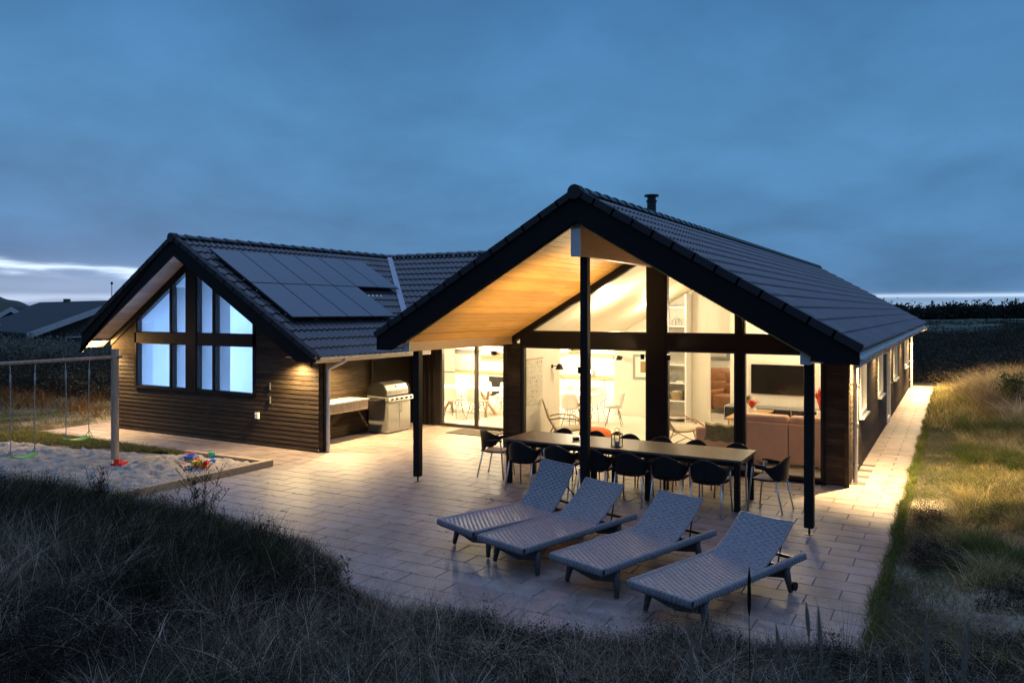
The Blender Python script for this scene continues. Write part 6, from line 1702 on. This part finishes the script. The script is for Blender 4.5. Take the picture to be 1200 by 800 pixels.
q.build('stems', G_DRY, t); lf.build('leaves', G_LAWN, t)
# ripe marram seed heads close to the camera
G_PALE = leaf_mat('ripe_seed_head', [(0,(.05,.04,.03)),(.6,(.16,.13,.10)),(1,(.36,.31,.24))])
def seedhead(px, pyb, pyt, d, lab, w_=.011, lean=0, mat=G_PALE):
    x, y = pd(px, d); zt = CH-(pyt-YH)/F*d; zb = CH-(pyb-YH)/F*d
    gz = float(H(np.array([x]), np.array([y]))[0])
    w_ *= .85
    t = thing('seed_head_stalk', lab, 'grass stalk', (x,y,gz), 0, 'marram seed heads close to the camera')
    lx_, ly_ = CT*lean, ST*lean
    q = MB(); q.tube([(0,0,-.03),(lx_*.3,ly_*.3,(zb-gz)*.6),(lx_*.6,ly_*.6,zb-gz)], .0028, 6, .6); q.build('stalk', mat, t)
    q = MB(); Lh = zt-zb; r = random.Random(int(px)); n = 420
    p0 = Vector((lx_*.6,ly_*.6,zb-gz)); p1 = Vector((lx_,ly_,zt-gz))
    q.tube([p0.lerp(p1, k/8) for k in range(9)], [w_*.75*math.sin(PI*(.12+.88*(k/8)))**.7+.0006 for k in range(9)], 7, .65)
    for _ in range(n):
        f = r.random(); rad = w_*math.sin(PI*(.12+.88*f))**.7; a = r.uniform(0,6.28)
        c = p0.lerp(p1, f)+Vector((math.cos(a)*rad*.6, math.sin(a)*rad*.6, 0)); tip = c+Vector((math.cos(a)*rad*.55, math.sin(a)*rad*.55, r.uniform(.012,.024))); sd = Vector((-math.sin(a), math.cos(a), 0))*.0014
        q.add([c-sd, c+sd, tip], [(0,1,2)], r.uniform(.6,1))
    q.build('seed_head', mat, t)
for a in [(1086,800,722,2.6,'tall pale seed head, left one of the close pair at the right of the view',.013,.0),
          (1117,800,730,2.5,'tall pale seed head leaning right, right one of the close pair',.013,.05),
          (953,745,708,3.3,'seed head standing above the paving in front of the right lounger',.011,-.03),
          (970,775,712,3.2,'tall seed head beside the grass tuft at the patio edge, leaning slightly left',.012,-.04),
          (929,790,733,3.2,'leaning darker seed head at the patio edge left of the tall one',.011,-.07),
          (810,800,752,3.0,'short pale seed head at the bottom middle of the view',.009,.0),
          (883,795,757,3.2,'small seed head in front of the foot of the right lounger',.008,.01),
          (1031,800,762,3.0,'small dark seed head in the grass below the corner of the paving',.010,.0)]: seedhead(*a)
# dark slim stalk in front of the right-hand lounger
x, y = pd(878, 4.6); gz = float(H(np.array([x]), np.array([y]))[0]); 
t = thing('plantain_stalk', 'single dark slim stalk standing in front of the right-hand lounger', 'weed', (x,y,gz))
q = MB(); zt = CH-(664-YH)/F*4.6-gz; q.tube([(0,0,-.02),(.004,0,zt*.4),(-.002,0,zt*.75),(.0,0,zt*.8)], .0028, 6, .05); q.build('stem', G_HEATH, t)
q = MB(); q.tube([(0,0,zt*.72),(0,0,zt*.78),(0,0,zt*.93),(.0,0,zt)], [.003,.011,.010,.002], 8, .02); q.build('head', G_HEATH, t, smooth=True)


# ============================================================ CAMERA
cd = bpy.data.cameras.new('camera'); cam = bpy.data.objects.new('camera', cd); C.objects.link(cam)
cam.location = (0,0,CH); cam.rotation_euler = (R(90), 0, TH)
cd.sensor_width = 36; cd.lens = F/1200*36; cd.shift_y = -(400-YH)/1200; cd.clip_end = 5000; cd.clip_start = .05
sc.camera = cam
sc.view_settings.view_transform = 'Standard'; sc.view_settings.look = 'None'; sc.view_settings.exposure = 0; sc.view_settings.gamma = 1
cy = sc.cycles
cy.max_bounces = 7; cy.diffuse_bounces = 4; cy.glossy_bounces = 3; cy.transparent_max_bounces = 12; cy.transmission_bounces = 2
cy.caustics_reflective = False; cy.caustics_refractive = False
cy.sample_clamp_indirect = 4.0
cy.use_denoising = True
try: cy.denoiser = 'OPENIMAGEDENOISE'
except Exception: pass
